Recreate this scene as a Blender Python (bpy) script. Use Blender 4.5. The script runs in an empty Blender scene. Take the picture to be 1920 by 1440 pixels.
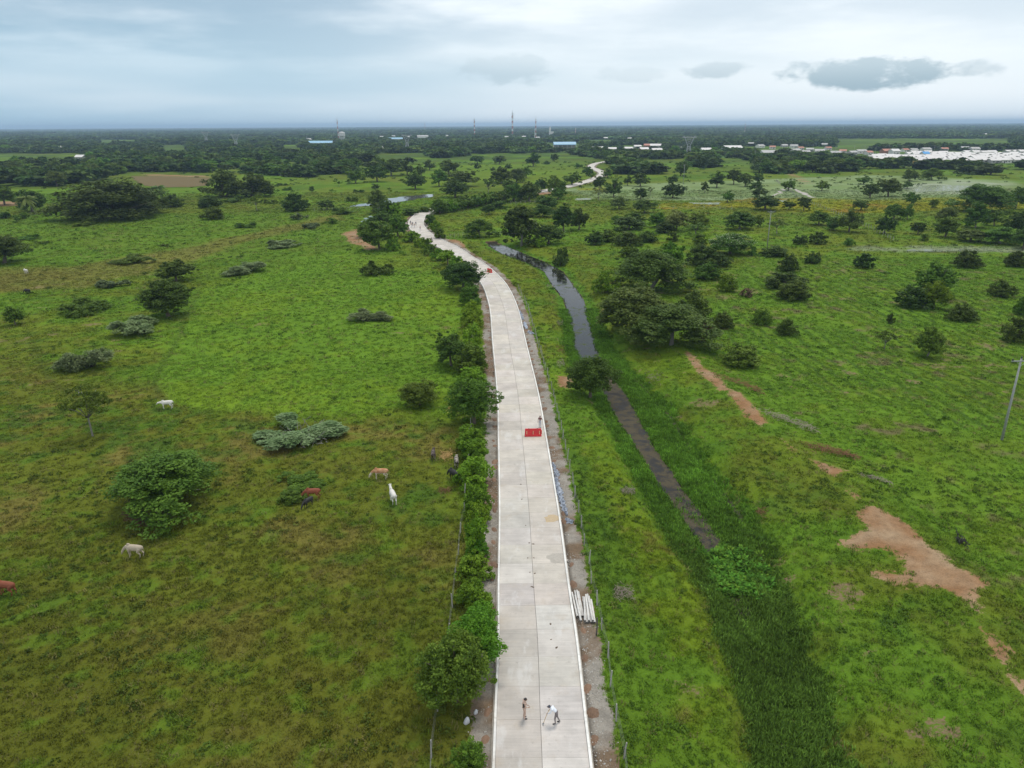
import bpy, bmesh, math, random
import numpy as np
from mathutils import Vector, Matrix

R = math.radians
random.seed(7)
rng = np.random.default_rng(7)
scene = bpy.context.scene
COL = scene.collection

# ------------------------------------------------------------------ camera
CAM_H = 35.0
FPX = 1356.0                       # focal length in pixels of the 1920 x 1440 photograph
PITCH = math.atan((720 - 235) / FPX)
ROLL = R(0.34)
F_ = np.array([0, math.cos(PITCH), -math.sin(PITCH)])
R0 = np.array([1.0, 0, 0]); U0 = np.cross(R0, F_)
R_ = R0 * math.cos(ROLL) - U0 * math.sin(ROLL)
U_ = U0 * math.cos(ROLL) + R0 * math.sin(ROLL)
cam_d = bpy.data.cameras.new('camera')
cam = bpy.data.objects.new('camera', cam_d)
COL.objects.link(cam)
cam.matrix_world = Matrix(((R_[0], U_[0], -F_[0], 0), (R_[1], U_[1], -F_[1], 0),
                           (R_[2], U_[2], -F_[2], CAM_H), (0, 0, 0, 1)))
cam_d.sensor_width = 36.0
cam_d.lens = FPX / 1920 * 36.0
cam_d.clip_start = 0.5
cam_d.clip_end = 60000
scene.camera = cam

# ------------------------------------------------------------------ sky and sun
SUN_EL, SUN_AZ = R(66), R(20)      # azimuth measured from +Y towards +X
world = bpy.data.worlds.new('World')
scene.world = world
world.use_nodes = True
wn = world.node_tree.nodes; wl = world.node_tree.links
wn.clear()


def nd(tree, kind, **kw):
    n = tree.nodes.new(kind)
    for k, v in kw.items():
        if k.startswith('i_'):
            n.inputs[k[2:].replace('_', ' ')].default_value = v
        else:
            setattr(n, k, v)
    return n


def mth(tree, op, a, b=None, c=None, clamp=False):
    n = tree.nodes.new('ShaderNodeMath'); n.operation = op; n.use_clamp = clamp
    for i, v in enumerate((a, b, c)):
        if v is None: continue
        if isinstance(v, (int, float)): n.inputs[i].default_value = v
        else: tree.links.new(v, n.inputs[i])
    return n.outputs[0]


def mixc(tree, fac, a, b, blend='MIX'):
    n = tree.nodes.new('ShaderNodeMix'); n.data_type = 'RGBA'; n.blend_type = blend
    for sock, v in ((n.inputs[0], fac), (n.inputs[6], a), (n.inputs[7], b)):
        if isinstance(v, (int, float)): sock.default_value = v
        elif isinstance(v, (tuple, list)): sock.default_value = (*v[:3], 1)
        else: tree.links.new(v, sock)
    return n.outputs[2]


def smooth(tree, v, lo, hi, a=0.0, b=1.0):
    n = tree.nodes.new('ShaderNodeMapRange'); n.interpolation_type = 'SMOOTHSTEP'
    tree.links.new(v, n.inputs[0])
    for i, q in enumerate((lo, hi, a, b)): n.inputs[i + 1].default_value = q
    return n.outputs[0]


wt = world.node_tree
tc = nd(wt, 'ShaderNodeTexCoord')
dirv = tc.outputs['Generated']
sky = nd(wt, 'ShaderNodeTexSky', sky_type='NISHITA', sun_disc=False)
sky.sun_elevation = SUN_EL; sky.sun_rotation = SUN_AZ
sky.air_density = 1.2; sky.dust_density = 2.0
skyc = mixc(wt, 1.0, sky.outputs[0], (0.10, 0.10, 0.10), 'MULTIPLY')
sep = nd(wt, 'ShaderNodeSeparateXYZ'); wl.new(dirv, sep.inputs[0])
dx, dy, dz = sep.outputs
dzp = mth(wt, 'MAXIMUM', dz, 0.0)
den = mth(wt, 'ADD', dzp, 0.09)
px_ = mth(wt, 'DIVIDE', dx, den); py_ = mth(wt, 'DIVIDE', dy, den)
cmb = nd(wt, 'ShaderNodeCombineXYZ'); wl.new(px_, cmb.inputs[0]); wl.new(py_, cmb.inputs[1])
n1 = nd(wt, 'ShaderNodeTexNoise', i_Scale=0.42, i_Detail=7.0, i_Roughness=0.55); wl.new(cmb.outputs[0], n1.inputs['Vector'])
n2 = nd(wt, 'ShaderNodeTexNoise', i_Scale=0.16, i_Detail=3.0); wl.new(cmb.outputs[0], n2.inputs['Vector'])
lay = mth(wt, 'ADD', mth(wt, 'MULTIPLY', n1.outputs[0], 0.6), mth(wt, 'MULTIPLY', n2.outputs[0], 0.4))
# brighter veil towards the sun's side, steel blue on the far side
side = smooth(wt, mth(wt, 'ADD', mth(wt, 'MULTIPLY', dx, 0.80), mth(wt, 'MULTIPLY', dy, 0.25)), -0.35, 0.75)
low = mixc(wt, side, (0.29, 0.48, 0.62), (0.74, 0.82, 0.87))
high = mixc(wt, smooth(wt, lay, 0.43, 0.58), mixc(wt, side, (0.24, 0.37, 0.49), (0.50, 0.60, 0.69)), (0.90, 0.94, 0.97))
up = smooth(wt, dz, 0.03, 0.17)
cl = mixc(wt, up, low, high)
# brightening veil in the middle heights
cl = mixc(wt, mth(wt, 'MULTIPLY', smooth(wt, n2.outputs[0], 0.42, 0.62), 0.45), cl, (0.88, 0.92, 0.95))
# horizon band
hb = mth(wt, 'MULTIPLY', smooth(wt, dz, 0.05, 0.0), mth(wt, 'MULTIPLY_ADD', side, 0.35, 0.10))
cl = mixc(wt, hb, cl, (0.80, 0.87, 0.93))


def pix_dir(x, y):
    d = F_ + (x - 960) / FPX * R_ - (y - 720) / FPX * U_
    return d / np.linalg.norm(d)


# single low cumulus banks hanging in front of the veil
nq = nd(wt, 'ShaderNodeTexNoise', i_Scale=26.0, i_Detail=6.0, i_Roughness=0.6)
mp = nd(wt, 'ShaderNodeMapping'); mp.inputs['Scale'].default_value = (1, 1, 2.2)
wl.new(dirv, mp.inputs[0]); wl.new(mp.outputs[0], nq.inputs['Vector'])
az = mth(wt, 'ARCTAN2', dx, dy)
for (cx, cy, hw, hh, stren, seed) in ((1640, 138, 185, 27, 1.0, 0), (1350, 131, 75, 15, 0.55, 1), (960, 131, 120, 26, 0.40, 2),
                                      (1180, 140, 70, 16, 0.22, 3), (1820, 130, 60, 16, 0.5, 4)):
    d = pix_dir(cx, cy)
    a0 = math.atan2(d[0], d[1]); z0 = d[2]
    u = mth(wt, 'DIVIDE', mth(wt, 'SUBTRACT', az, a0), hw / FPX * 0.85)
    w = mth(wt, 'DIVIDE', mth(wt, 'SUBTRACT', dz, z0), hh / FPX)
    rr = mth(wt, 'ADD', mth(wt, 'MULTIPLY', u, u), mth(wt, 'MULTIPLY', w, w))
    val = mth(wt, 'SUBTRACT', mth(wt, 'ADD', 1.0, mth(wt, 'MULTIPLY', mth(wt, 'SUBTRACT', nq.outputs[0], 0.5), 2.9)), rr)
    m = mth(wt, 'MULTIPLY', smooth(wt, val, 0.0, 0.75), stren)
    shade = mixc(wt, smooth(wt, w, -0.8, 0.9), (0.30, 0.42, 0.50), (0.46, 0.57, 0.64))
    cl = mixc(wt, m, cl, shade)
full = mixc(wt, 0.90, skyc, cl)
bg = nd(wt, 'ShaderNodeBackground'); wl.new(full, bg.inputs[0]); bg.inputs[1].default_value = 1.0
wo = nd(wt, 'ShaderNodeOutputWorld'); wl.new(bg.outputs[0], wo.inputs[0])

sun_d = bpy.data.lights.new('sun', 'SUN'); sun_d.energy = 1.5; sun_d.angle = R(15); sun_d.color = (1.0, 0.94, 0.84)
sun = bpy.data.objects.new('sun', sun_d); COL.objects.link(sun)
sv = Vector((math.sin(SUN_AZ) * math.cos(SUN_EL), math.cos(SUN_AZ) * math.cos(SUN_EL), math.sin(SUN_EL)))
sun.rotation_euler = sv.to_track_quat('Z', 'Y').to_euler()
sun.location = (0, 0, 80)

vs = scene.view_settings
vs.view_transform = 'Standard'; vs.look = 'None'; vs.gamma = 1.0; vs.exposure = 0.34; vs.use_curve_mapping = False
scene.cycles.max_bounces = 5; scene.cycles.diffuse_bounces = 3; scene.cycles.transparent_max_bounces = 4
scene.cycles.volume_bounces = 0
scene.cycles.use_denoising = True


# ------------------------------------------------------------------ surveying helpers
def G(x, y, z=0.0):
    """ground point (at height z) seen along a bearing given in photograph pixels"""
    d = F_ + (x - 960) / FPX * R_ - (y - 720) / FPX * U_
    t = (z - CAM_H) / d[2]
    return np.array([d[0] * t, d[1] * t, z])


def depth_of(p):
    return float(np.dot(np.asarray(p) - np.array([0, 0, CAM_H]), F_))


def to_px(X, Y, Z=0.0):
    v = np.stack([X, Y, np.zeros_like(X) + Z - CAM_H], -1)
    dz_ = v @ F_
    return 960 + FPX * (v @ R_) / dz_, 720 - FPX * (v @ U_) / dz_


def survey(x0, y0, x1, y1):
    """crown outline in the photograph -> base position, crown width and height in metres"""
    cx, cy = (x0 + x1) / 2, (y0 + y1) / 2
    h = 2.0
    for _ in range(5):
        p = G(cx, cy, h / 2)
        dep = depth_of(p)
        a = math.atan2(CAM_H - h / 2, math.hypot(p[0], p[1]))
        w = (x1 - x0) * dep / FPX
        v = (y1 - y0) * dep / FPX
        h = max(v - 0.58 * w * math.sin(a), 0.42 * v) / math.cos(a)
    return p[0], p[1], w, h


PERM = rng.permutation(512).astype(np.int64)


def vnoise(x, y, s, seed=0):
    x = np.asarray(x) / s + seed * 17.31; y = np.asarray(y) / s - seed * 9.77
    ix = np.floor(x).astype(np.int64); iy = np.floor(y).astype(np.int64)
    fx = x - ix; fy = y - iy
    fx = fx * fx * (3 - 2 * fx); fy = fy * fy * (3 - 2 * fy)
    def h(a, b): return PERM[(PERM[a & 511] + b) & 511] / 511.0
    return (h(ix, iy) * (1 - fx) + h(ix + 1, iy) * fx) * (1 - fy) + (h(ix, iy + 1) * (1 - fx) + h(ix + 1, iy + 1) * fx) * fy


def fbm(x, y, s, seed=0, o=4):
    t = 0; a = 0.5; n = 0
    for k in range(o):
        t = t + a * vnoise(x, y, s / 2 ** k, seed + k); n += a; a *= 0.55
    return t / n


def sstep(v, a, b):
    t = np.clip((v - a) / (b - a), 0, 1)
    return t * t * (3 - 2 * t)


def poly_sd(X, Y, P):
    """signed distance (positive inside) of points to polygon P"""
    P = np.asarray(P)[:, :2]
    d2 = np.full(X.shape, 1e18); ins = np.zeros(X.shape, bool)
    for i in range(len(P)):
        a = P[i]; b = P[(i + 1) % len(P)]
        ex, ey = b - a
        t = np.clip(((X - a[0]) * ex + (Y - a[1]) * ey) / (ex * ex + ey * ey + 1e-9), 0, 1)
        d2 = np.minimum(d2, (X - a[0] - t * ex) ** 2 + (Y - a[1] - t * ey) ** 2)
        c = ((a[1] > Y) != (b[1] > Y)) & (X < (b[0] - a[0]) * (Y - a[1]) / (b[1] - a[1] + 1e-12) + a[0])
        ins ^= c
    d = np.sqrt(d2)
    return np.where(ins, d, -d)


def zone(X, Y, P, soft, seed=0, wob=0.0, ws=3.0):
    m = np.zeros(X.shape)
    lo = P.min(0) - soft * 2 - wob; hi = P.max(0) + soft * 2 + wob
    k = (X > lo[0]) & (X < hi[0]) & (Y > lo[1]) & (Y < hi[1])
    if k.any():
        x, y = X[k], Y[k]
        sd = poly_sd(x, y, P) + (fbm(x, y, ws, seed) - 0.5) * 2 * wob
        m[k] = sstep(sd, -soft, soft)
    return m


def px_poly(pts, z=0.0):
    return np.array([G(x, y, z)[:2] for x, y in pts])


# ------------------------------------------------------------------ lines of the road and the canal
ROAD_PX = [(1017, 1440), (1013, 1347), (1008, 1200), (1000.5, 1100), (992, 960), (979, 818), (971, 740), (954.5, 640), (945, 580),
           (930, 540), (914, 519), (893, 499), (868, 483), (845, 467), (815, 451.5), (795, 440), (783, 428), (780, 416), (787, 406), (800, 398),
           (825, 390), (862, 382), (910, 374), (965, 366), (1020, 358), (1064, 350), (1098, 341), (1122, 332), (1130, 325), (1118, 318), (1108, 313), (1120, 306), (1160, 300)]
rp = [G(1031, 2100)] + [G(1023, 1700)] + [G(x, y) for x, y in ROAD_PX]
rp = [rp[0] + (rp[0] - rp[1]) * 3] + rp


def catmull(P, step):
    P = [np.asarray(p)[:2] for p in P]
    P = [2 * P[0] - P[1]] + P + [2 * P[-1] - P[-2]]
    out = []
    for i in range(1, len(P) - 2):
        p0, p1, p2, p3 = P[i - 1:i + 3]
        n = max(2, int(np.linalg.norm(p2 - p1) / 0.7))
        for t in np.linspace(0, 1, n, endpoint=False):
            out.append(0.5 * (2 * p1 + (p2 - p0) * t + (2 * p0 - 5 * p1 + 4 * p2 - p3) * t * t + (3 * p1 - p0 - 3 * p2 + p3) * t ** 3))
    out.append(P[-2])
    out = np.array(out)
    for _ in range(6):
        out[1:-1] = out[1:-1] * 0.5 + (out[:-2] + out[2:]) * 0.25
    s = np.concatenate([[0], np.cumsum(np.linalg.norm(np.diff(out, axis=0), axis=1))])
    q = np.arange(0, s[-1], step)
    return np.stack([np.interp(q, s, out[:, 0]), np.interp(q, s, out[:, 1])], 1)


SLAB = 2.85
SUB = 4
road = catmull(rp, SLAB / SUB)
rt = np.gradient(road, axis=0); rt /= np.linalg.norm(rt, axis=1)[:, None]
rn = np.stack([rt[:, 1], -rt[:, 0]], 1)          # to the right of travel


def road_at(i, off, z=0.0):
    p = road[i] + rn[i] * off
    return (p[0], p[1], z)


def road_off(X, Y):
    """signed offset from the road's centre line (right positive), coarse search"""
    best = np.full(X.shape, 1e9); off = np.zeros(X.shape); idx = np.zeros(X.shape, int)
    C = road[::3]
    for i in range(len(C) - 1):
        a, b = C[i], C[i + 1]
        ex, ey = b - a
        L2 = ex * ex + ey * ey
        rx = X - a[0]; ry = Y - a[1]
        t = np.clip((rx * ex + ry * ey) / L2, 0, 1)
        d2 = (rx - t * ex) ** 2 + (ry - t * ey) ** 2
        k = d2 < best
        best = np.where(k, d2, best)
        sg = np.where(rx * ey - ry * ex > 0, 1, -1)
        off = np.where(k, np.sqrt(d2) * sg, off)
        idx = np.where(k, i * 3, idx)
    return off, idx


# canal: water edges and floor edges at successive bearings
CAN = [(456, 910, 930, 905, 940), (462, 918, 948, 908, 962), (475, 940, 980, 930, 992), (492, 984, 1022, 976, 1034), (510, 1022, 1056, 1014, 1070),
       (535, 1036, 1074, 1026, 1090), (560, 1056, 1092, 1044, 1110), (600, 1070, 1106, 1056, 1126), (650, 1075, 1120, 1060, 1142),
       (700, 1098, 1146, 1080, 1188), (740, 1130, 1180, 1112, 1228), (780, 1150, 1202, 1130, 1266), (840, 1188, 1234, 1162, 1306),
       (900, 1225, 1277, 1192, 1350), (960, 1265, 1322, 1225, 1398), (1020, 1308, 1364, 1262, 1436), (1080, 1340, 1400, 1312, 1458),
       (1200, 1390, 1440, 1366, 1500), (1320, 1420, 1475, 1402, 1540), (1440, 1450, 1510, 1428, 1580), (1700, 1500, 1570, 1480, 1660)]
cy = np.array([G(1100, c[0], -1)[1] for c in CAN])
cxs = np.array([[G(v, c[0], -1)[0] for v in c[1:]] for c in CAN])
o_ = np.argsort(cy); cy = cy[o_]; cxs = cxs[o_]


def canal(Y):
    return [np.interp(Y, cy, cxs[:, k]) for k in range(4)]


CY0, CY1 = cy[0] - 12, cy[-1]
Y_SCUM = G(1110, 690, -1)[1]
PATH = px_poly([(1285, 660), (1310, 690), (1345, 712), (1390, 755), (1430, 802), (1480, 852), (1560, 890), (1605, 940), (1660, 1000), (1780, 1090), (1860, 1220), (1905, 1300), (1990, 1440)], 0.6)


def terrain_h(X, Y):
    far = np.clip((Y - 120) / 200, 0, 1)
    z = (fbm(X, Y, 9, 3) - 0.5) * 0.28 + (fbm(X, Y, 40, 5) - 0.5) * 0.5 * (1 - far)
    z = z * np.where(Y > 260, 0.15, 1)
    wl_, wr_, fl, fr = canal(Y)
    act = sstep(Y, cy[-1] + 3, cy[-1] - 6) * (Y > CY0 - 30)
    dep = np.interp(Y, [100, 190, 260], [1.0, 0.8, 0.55])
    # berm to the right of the canal, its crest under the trodden path
    pc = np.interp(Y, PATH[::-1, 1], PATH[::-1, 0])
    bw = np.maximum(pc - fr, 5)
    z = z + 0.85 * np.exp(-((X - pc) / (bw * 0.45)) ** 2) * sstep(Y, 145, 105) * (Y < 160)
    inside = np.minimum(sstep(X, fl - 2.2, fl + 0.15), sstep(X, fr + 2.6, fr - 0.15)) * act
    zf = -dep + (fbm(X, Y, 2.5, 11) - 0.5) * 0.16
    wat = np.minimum(sstep(X, wl_ - 0.5, wl_ + 0.25), sstep(X, wr_ + 0.5, wr_ - 0.25))
    zf = zf - 0.38 * wat
    dt = np.exp(-((X - (fr - 0.7)) / 0.45) ** 2) * sstep(Y, 112, 96)
    zf = zf - 0.33 * dt
    z = z * (1 - inside) + zf * inside
    return z


def base_h(X, Y, roff):
    z = terrain_h(X, Y)
    flat = sstep(np.abs(roff), 7.0, 4.0)
    bed = -0.02 - 0.14 * sstep(np.abs(roff), 3.15, 2.85)
    return z * (1 - flat) + bed * flat + (fbm(X, Y, 0.9, 21) - 0.5) * 0.10 * flat * sstep(np.abs(roff), 3.2, 3.8)


# ------------------------------------------------------------------ ground cover colours
C_OLIVE = np.array([.132, .140, .018]); C_GREEN = np.array([.094, .172, .015]); C_LIME = np.array([.142, .216, .016])
C_BROWN = np.array([.205, .155, .046]); C_DEEP = np.array([.058, .120, .015]); C_DIRT = np.array([.40, .215, .105])
C_DIRT2 = np.array([.52, .36, .22]); C_GRAVEL = np.array([.44, .395, .335]); C_PALE = np.array([.200, .255, .115])
C_YEL = np.array([.27, .26, .012]); C_RUST = np.array([.30, .16, .03])
Z_MEADOW = px_poly([(375, 535), (335, 630), (292, 705), (318, 750), (440, 772), (640, 772), (760, 765), (840, 740), (870, 560), (800, 490), (640, 470), (470, 500)])
Z_LFAR = px_poly([(-200, 420), (640, 390), (760, 470), (640, 520), (380, 530), (200, 520), (-200, 470)])
Z_LDRY = px_poly([(-200, 510), (120, 500), (330, 470), (520, 425), (640, 400), (640, 412), (430, 460), (330, 500), (150, 540), (-200, 560)])
Z_LNEAR = px_poly([(-400, 640), (250, 720), (400, 790), (860, 790), (850, 1440), (850, 2000), (-900, 2000)])
Z_BANK = px_poly([(1045, 760), (1110, 800), (1200, 960), (1290, 1100), (1360, 1300), (1400, 1440), (1420, 1800), (1150, 1800), (1135, 1440), (1105, 1180), (1075, 940)])
Z_LIME = px_poly([(1110, 790), (1170, 850), (1250, 980), (1310, 1090), (1365, 1250), (1385, 1440), (1290, 1440), (1230, 1200), (1150, 960), (1085, 830)])
Z_RIGHT = px_poly([(1290, 640), (1430, 790), (1600, 900), (1920, 1160), (2300, 1300), (2600, 800), (2300, 560), (1920, 500), (1400, 480), (1330, 560)])
Z_FLOOD = px_poly([(1060, 355), (1180, 345), (1400, 338), (1640, 328), (1880, 338), (1990, 372), (1880, 382), (1640, 378), (1420, 378), (1240, 376), (1100, 372)])
Z_GREY = px_poly([(1690, 346), (1790, 338), (1885, 344), (1830, 364), (1700, 366)])
Z_YEL = px_poly([(1225, 384), (1330, 379), (1420, 372), (1520, 372), (1640, 376), (1780, 369), (1960, 378), (1960, 390), (1780, 392), (1650, 400), (1520, 399), (1400, 388), (1250, 392)])
Z_YEL2 = px_poly([(1090, 352), (1150, 349), (1150, 356), (1080, 358)])
Z_MID = px_poly([(860, 310), (1100, 300), (1110, 330), (1040, 340), (880, 345), (800, 360), (760, 345)])
Z_DITCH = px_poly([(1600, 462), (1760, 461), (2100, 464), (2100, 478), (1920, 475), (1700, 472), (1600, 469)])
DIRT = [([(1284, 662), (1302, 672), (1318, 694), (1348, 712), (1366, 738), (1352, 738), (1318, 712), (1296, 690)], 0.25, 0.4),
        ([(1366, 738), (1390, 744), (1412, 770), (1438, 800), (1424, 810), (1398, 790), (1378, 764)], 0.25, 0.5),
        ([(1465, 830), (1494, 856), (1488, 858)], 0.12, 0.15), ([(1520, 872), (1588, 890), (1562, 902), (1540, 890)], 0.2, 0.3),
        ([(1588, 928), (1616, 940), (1602, 946)], 0.15, 0.2),
        ([(1600, 965), (1640, 960), (1690, 980), (1740, 1030), (1790, 1070), (1850, 1105), (1832, 1124), (1838, 1165), (1800, 1132), (1760, 1108), (1690, 1100), (1640, 1084), (1636, 1074), (1700, 1080), (1690, 1052), (1650, 1036), (1592, 1026), (1575, 1012), (1620, 1000), (1612, 980)], 0.30, 0.55),
        ([(1838, 1190), (1860, 1205), (1890, 1220), (1886, 1262), (1862, 1240)], 0.2, 0.35), ([(1890, 1276), (1930, 1296), (1960, 1330), (1910, 1306)], 0.2, 0.35),
        ([(1046, 704), (1072, 704), (1070, 728), (1046, 724)], 0.3, 0.4), ([(640, 436), (668, 432), (690, 450), (712, 468), (690, 468), (650, 452)], 0.8, 1.6),
        ([(820, 447), (858, 449), (872, 460), (876, 470), (858, 466)], 0.5, 0.8), ([(236, 960), (300, 958), (330, 975), (270, 985), (232, 978)], 0.5, 0.6),
        ([(-10, 377), (32, 378), (34, 386), (-10, 388)], 1, 2), ([(240, 328), (300, 327), (395, 330), (395, 333), (300, 330)], 1, 2),
        ([(1008, 356), (1032, 355), (1034, 364), (1010, 366)], 1, 1.5), ([(1468, 320), (1490, 326), (1525, 345), (1515, 347), (1485, 332)], 5, 6),
        ([(648, 432), (700, 425), (760, 428), (720, 436)], 1, 2)]
DIRT = [(px_poly(p, 0.35 if p[0][1] > 600 and p[0][0] > 1200 else 0), s, w) for p, s, w in DIRT]


def ground(X, Y, roff, full=False):
    """ground-cover colour (rgb) and bareness 0..1 at world points"""
    c = np.zeros(X.shape + (3,))
    def mix(col, m): c[...] = c * (1 - m[..., None]) + np.asarray(col) * m[..., None]
    a = fbm(X, Y, 22, 31); b = fbm(X, Y, 6, 37, 5); d = fbm(X, Y, 55, 41); e = fbm(X, Y, 2.2, 43, 3)
    c[...] = C_GREEN * 1.12
    mix(C_LIME, sstep(a * 0.6 + b * 0.4, 0.46, 0.64) * 0.8)
    mix(C_OLIVE, sstep(d * 0.5 + b * 0.5, 0.45, 0.60) * 0.65)
    mix(C_LIME * 0.92, sstep(fbm(X, Y, 3.2, 141, 4), 0.55, 0.68) * 0.45); mix(C_DEEP * 1.1, sstep(fbm(X, Y, 2.4, 143, 4), 0.58, 0.70) * 0.45)
    m = zone(X, Y, Z_LFAR, 4, 1, 6, 20); mix(C_GREEN * 1.05, m * 0.6)
    m = zone(X, Y, Z_LDRY, 3, 2, 5, 12); mix(C_BROWN * 0.9, m * 0.55)
    m = zone(X, Y, Z_LNEAR, 4, 3, 5, 14)
    mix(C_OLIVE * 0.95, m * 0.82); mix(C_BROWN, m * sstep(b, 0.50, 0.70) * 0.55); mix(C_DEEP, m * sstep(e * 0.5 + a * 0.5, 0.56, 0.70) * 0.8)
    mix(C_OLIVE * 0.76, m * sstep(G(900, 1000)[1] - Y, -8, 20) * 0.65); mix(C_GREEN * 1.05, m * sstep(fbm(X, Y, 2.0, 145, 4), 0.57, 0.68) * 0.55)
    m = zone(X, Y, Z_MEADOW, 0.8, 4, 1.6, 8)
    mix(C_GREEN * 1.28, m * 0.85); mix(C_LIME * 1.08, m * sstep(a * 0.6 + e * 0.4, 0.45, 0.65) * 0.75); mix(C_OLIVE * 1.05, m * sstep(d, 0.55, 0.7) * 0.35)
    m = zone(X, Y, Z_BANK, 1, 5, 1, 4); mix(C_GREEN * 1.05, m * 0.8); mix(C_DEEP, m * sstep(b * 0.6 + e * 0.4, 0.52, 0.66) * 0.6)
    m = zone(X, Y, Z_LIME, 1.0, 6, 1.2, 4); mix(C_LIME * np.array([1.12, 1.0, .8]), m * sstep(e * 0.5 + b * 0.5, 0.38, 0.64) * 0.65)
    mix(C_BROWN, m * sstep(e, 0.68, 0.8) * 0.5)
    m = zone(X, Y, Z_RIGHT, 3, 7, 3, 10)
    pdir = np.array(PATH[-1] - PATH[2]); pdir /= np.linalg.norm(pdir)
    acr = X * pdir[1] - Y * pdir[0] + (fbm(X, Y, 12, 51) - 0.5) * 2.2
    row = 0.5 + 0.5 * np.sin(acr * 2 * math.pi / 2.1)
    mix(C_GREEN * 1.2, m * 0.65); mix(C_LIME, m * sstep(b, 0.50, 0.68) * 0.5)
    mix(np.array([.17, .125, .075]), m * sstep(e * 0.6 + b * 0.4, 0.60, 0.72) * 0.75)
    mf = sstep(Y, 180, 420); f1 = fbm(X, Y, 70, 111); f2 = fbm(X, Y, 26, 113)
    mix(C_OLIVE * 0.95, mf * sstep(f1 * 0.6 + f2 * 0.4, 0.48, 0.62) * 0.6); mix(C_GREEN * 0.72, mf * sstep(f2, 0.52, 0.66) * 0.55)
    m = zone(X, Y, Z_MID, 8, 8, 8, 30); mix(C_LIME * 0.95, m * 0.55)
    m = zone(X, Y, Z_FLOOD, 5, 9, 8, 25); mix(C_PALE * 1.1, m * (0.6 + 0.4 * sstep(a, 0.4, 0.65)))
    m = zone(X, Y, Z_GREY, 6, 10, 9, 25); mix(np.array([.32, .35, .25]), m * (0.35 + 0.5 * sstep(b, 0.4, 0.6)))
    for P, s in ((Z_YEL, 12), (Z_YEL2, 13)):
        m = zone(X, Y, P, 2, s, 5, 12); mix(C_YEL * 0.85, m * 0.75); mix(C_RUST, m * sstep(a, 0.52, 0.68) * 0.6); mix(C_GREEN, m * sstep(b, 0.55, 0.7) * 0.7)
    m = zone(X, Y, Z_DITCH, 1.5, 14, 2, 8); mix(np.array([.23, .26, .16]), m * 0.7 * sstep(b, 0.35, 0.55))
    # far land under the woods
    m = sstep(Y, 520, 900); mix(np.array([.035, .065, .018]), m * sstep(d, 0.35, 0.5) * 0.5)
    bare = np.zeros(X.shape)
    soil = np.zeros(c.shape) + (C_DIRT * 0.6 + C_DIRT2 * 0.4)
    def lay(tgt, m):
        k = np.clip(m * 6, 0, 1)[..., None]
        soil[...] = soil * (1 - k) + np.asarray(tgt) * k
        np.maximum(bare, m, out=bare)
    # canal floor
    wl_, wr_, fl, fr = canal(Y)
    act = (Y > CY0 - 10) & (Y < cy[-1])
    jit = (fbm(X, Y, 1.8, 117) - 0.5) * 2.4
    m = np.minimum(sstep(X, fl - 1.0 + jit, fl + 0.3 + jit), sstep(X, fr + 0.6 + jit, fr - 0.7 + jit)) * act
    mix(np.array([.086, .190, .018]), m * 0.8 * sstep(Y, 50, 70)); mix(np.array([.070, .135, .022]), m * 0.8 * sstep(Y, 70, 50))
    sh_ = np.where(Y < Y_SCUM, 0.35, 0.0); m = np.minimum(sstep(X, wl_ - 0.5 + sh_, wl_ + 0.1 + sh_), sstep(X, wr_ + 0.5 - sh_, wr_ - 0.1 - sh_)) * act * sstep(Y, 40, 52)
    lay([.055, .046, .033], m)
    m = np.exp(-((X - (fr - 0.7)) / 0.36) ** 2) * sstep(Y, 112, 96) * sstep(Y, 36, 44) * act * sstep(b, 0.35, 0.5)
    lay([.105, .092, .070], m * 0.95)
    m = np.exp(-((X - (fr + 0.25)) / 0.25) ** 2) * act * sstep(b, 0.5, 0.6) * (Y < 75); lay([.20, .13, .08], m * 0.8)
    # bare earth
    for k, (P, s, w) in enumerate(DIRT):
        m = zone(X, Y, P, max(s * 2.2, 1.2), 60 + k, w * 1.2, 1.3 if s < 0.6 else 5)
        t = np.clip((fbm(X, Y, 2.2, 77) - 0.5) * 2.2 + 0.45, 0, 1)[..., None]
        tgt = C_DIRT * (1 - t) + C_DIRT2 * t
        if k == 11: tgt = np.array([.13, .07, .05]) + 0 * tgt
        lay(tgt, m * (0.75 if k in (9, 13, 15, 16) else 1.0))
    # worn spots in the grazed grass
    m = sstep(fbm(X, Y, 3.5, 131, 4), 0.66, 0.74) * sstep(fbm(X, Y, 30, 133), 0.45, 0.6) * 0.55 * (Y < 330) * (1 - np.clip(bare * 5, 0, 1))
    lay([.30, .215, .125], m)
    # road shoulders: crushed stone and red fill
    ar = np.abs(roff) + (fbm(X, Y, 1.2, 81) - 0.5) * 0.9
    wdt = np.where(roff > 0, 4.5, 4.4)
    m = sstep(ar, wdt + 0.4, wdt - 0.4)
    g = fbm(X, Y, 0.8, 83)[..., None]; q = sstep(fbm(X, Y, 3.0, 87), 0.45, 0.62)[..., None]
    tgt = (C_GRAVEL * (0.75 + 0.5 * g)) * (1 - q) + (np.array([.27, .19, .125])) * q
    lay(tgt, m)
    lay([.10, .085, .07], sstep(np.abs(roff), 2.95, 2.8))
    return (c, bare, soil) if full else (c, bare)


def cow_path(X, Y, P, w):
    d = np.full(X.shape, 1e9)
    for i in range(len(P) - 1):
        a, b = P[i], P[i + 1]; ex, ey = b - a
        t = np.clip(((X - a[0]) * ex + (Y - a[1]) * ey) / (ex * ex + ey * ey), 0, 1)
        d = np.minimum(d, np.hypot(X - a[0] - t * ex, Y - a[1] - t * ey))
    return np.exp(-(d / w) ** 2)


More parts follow.
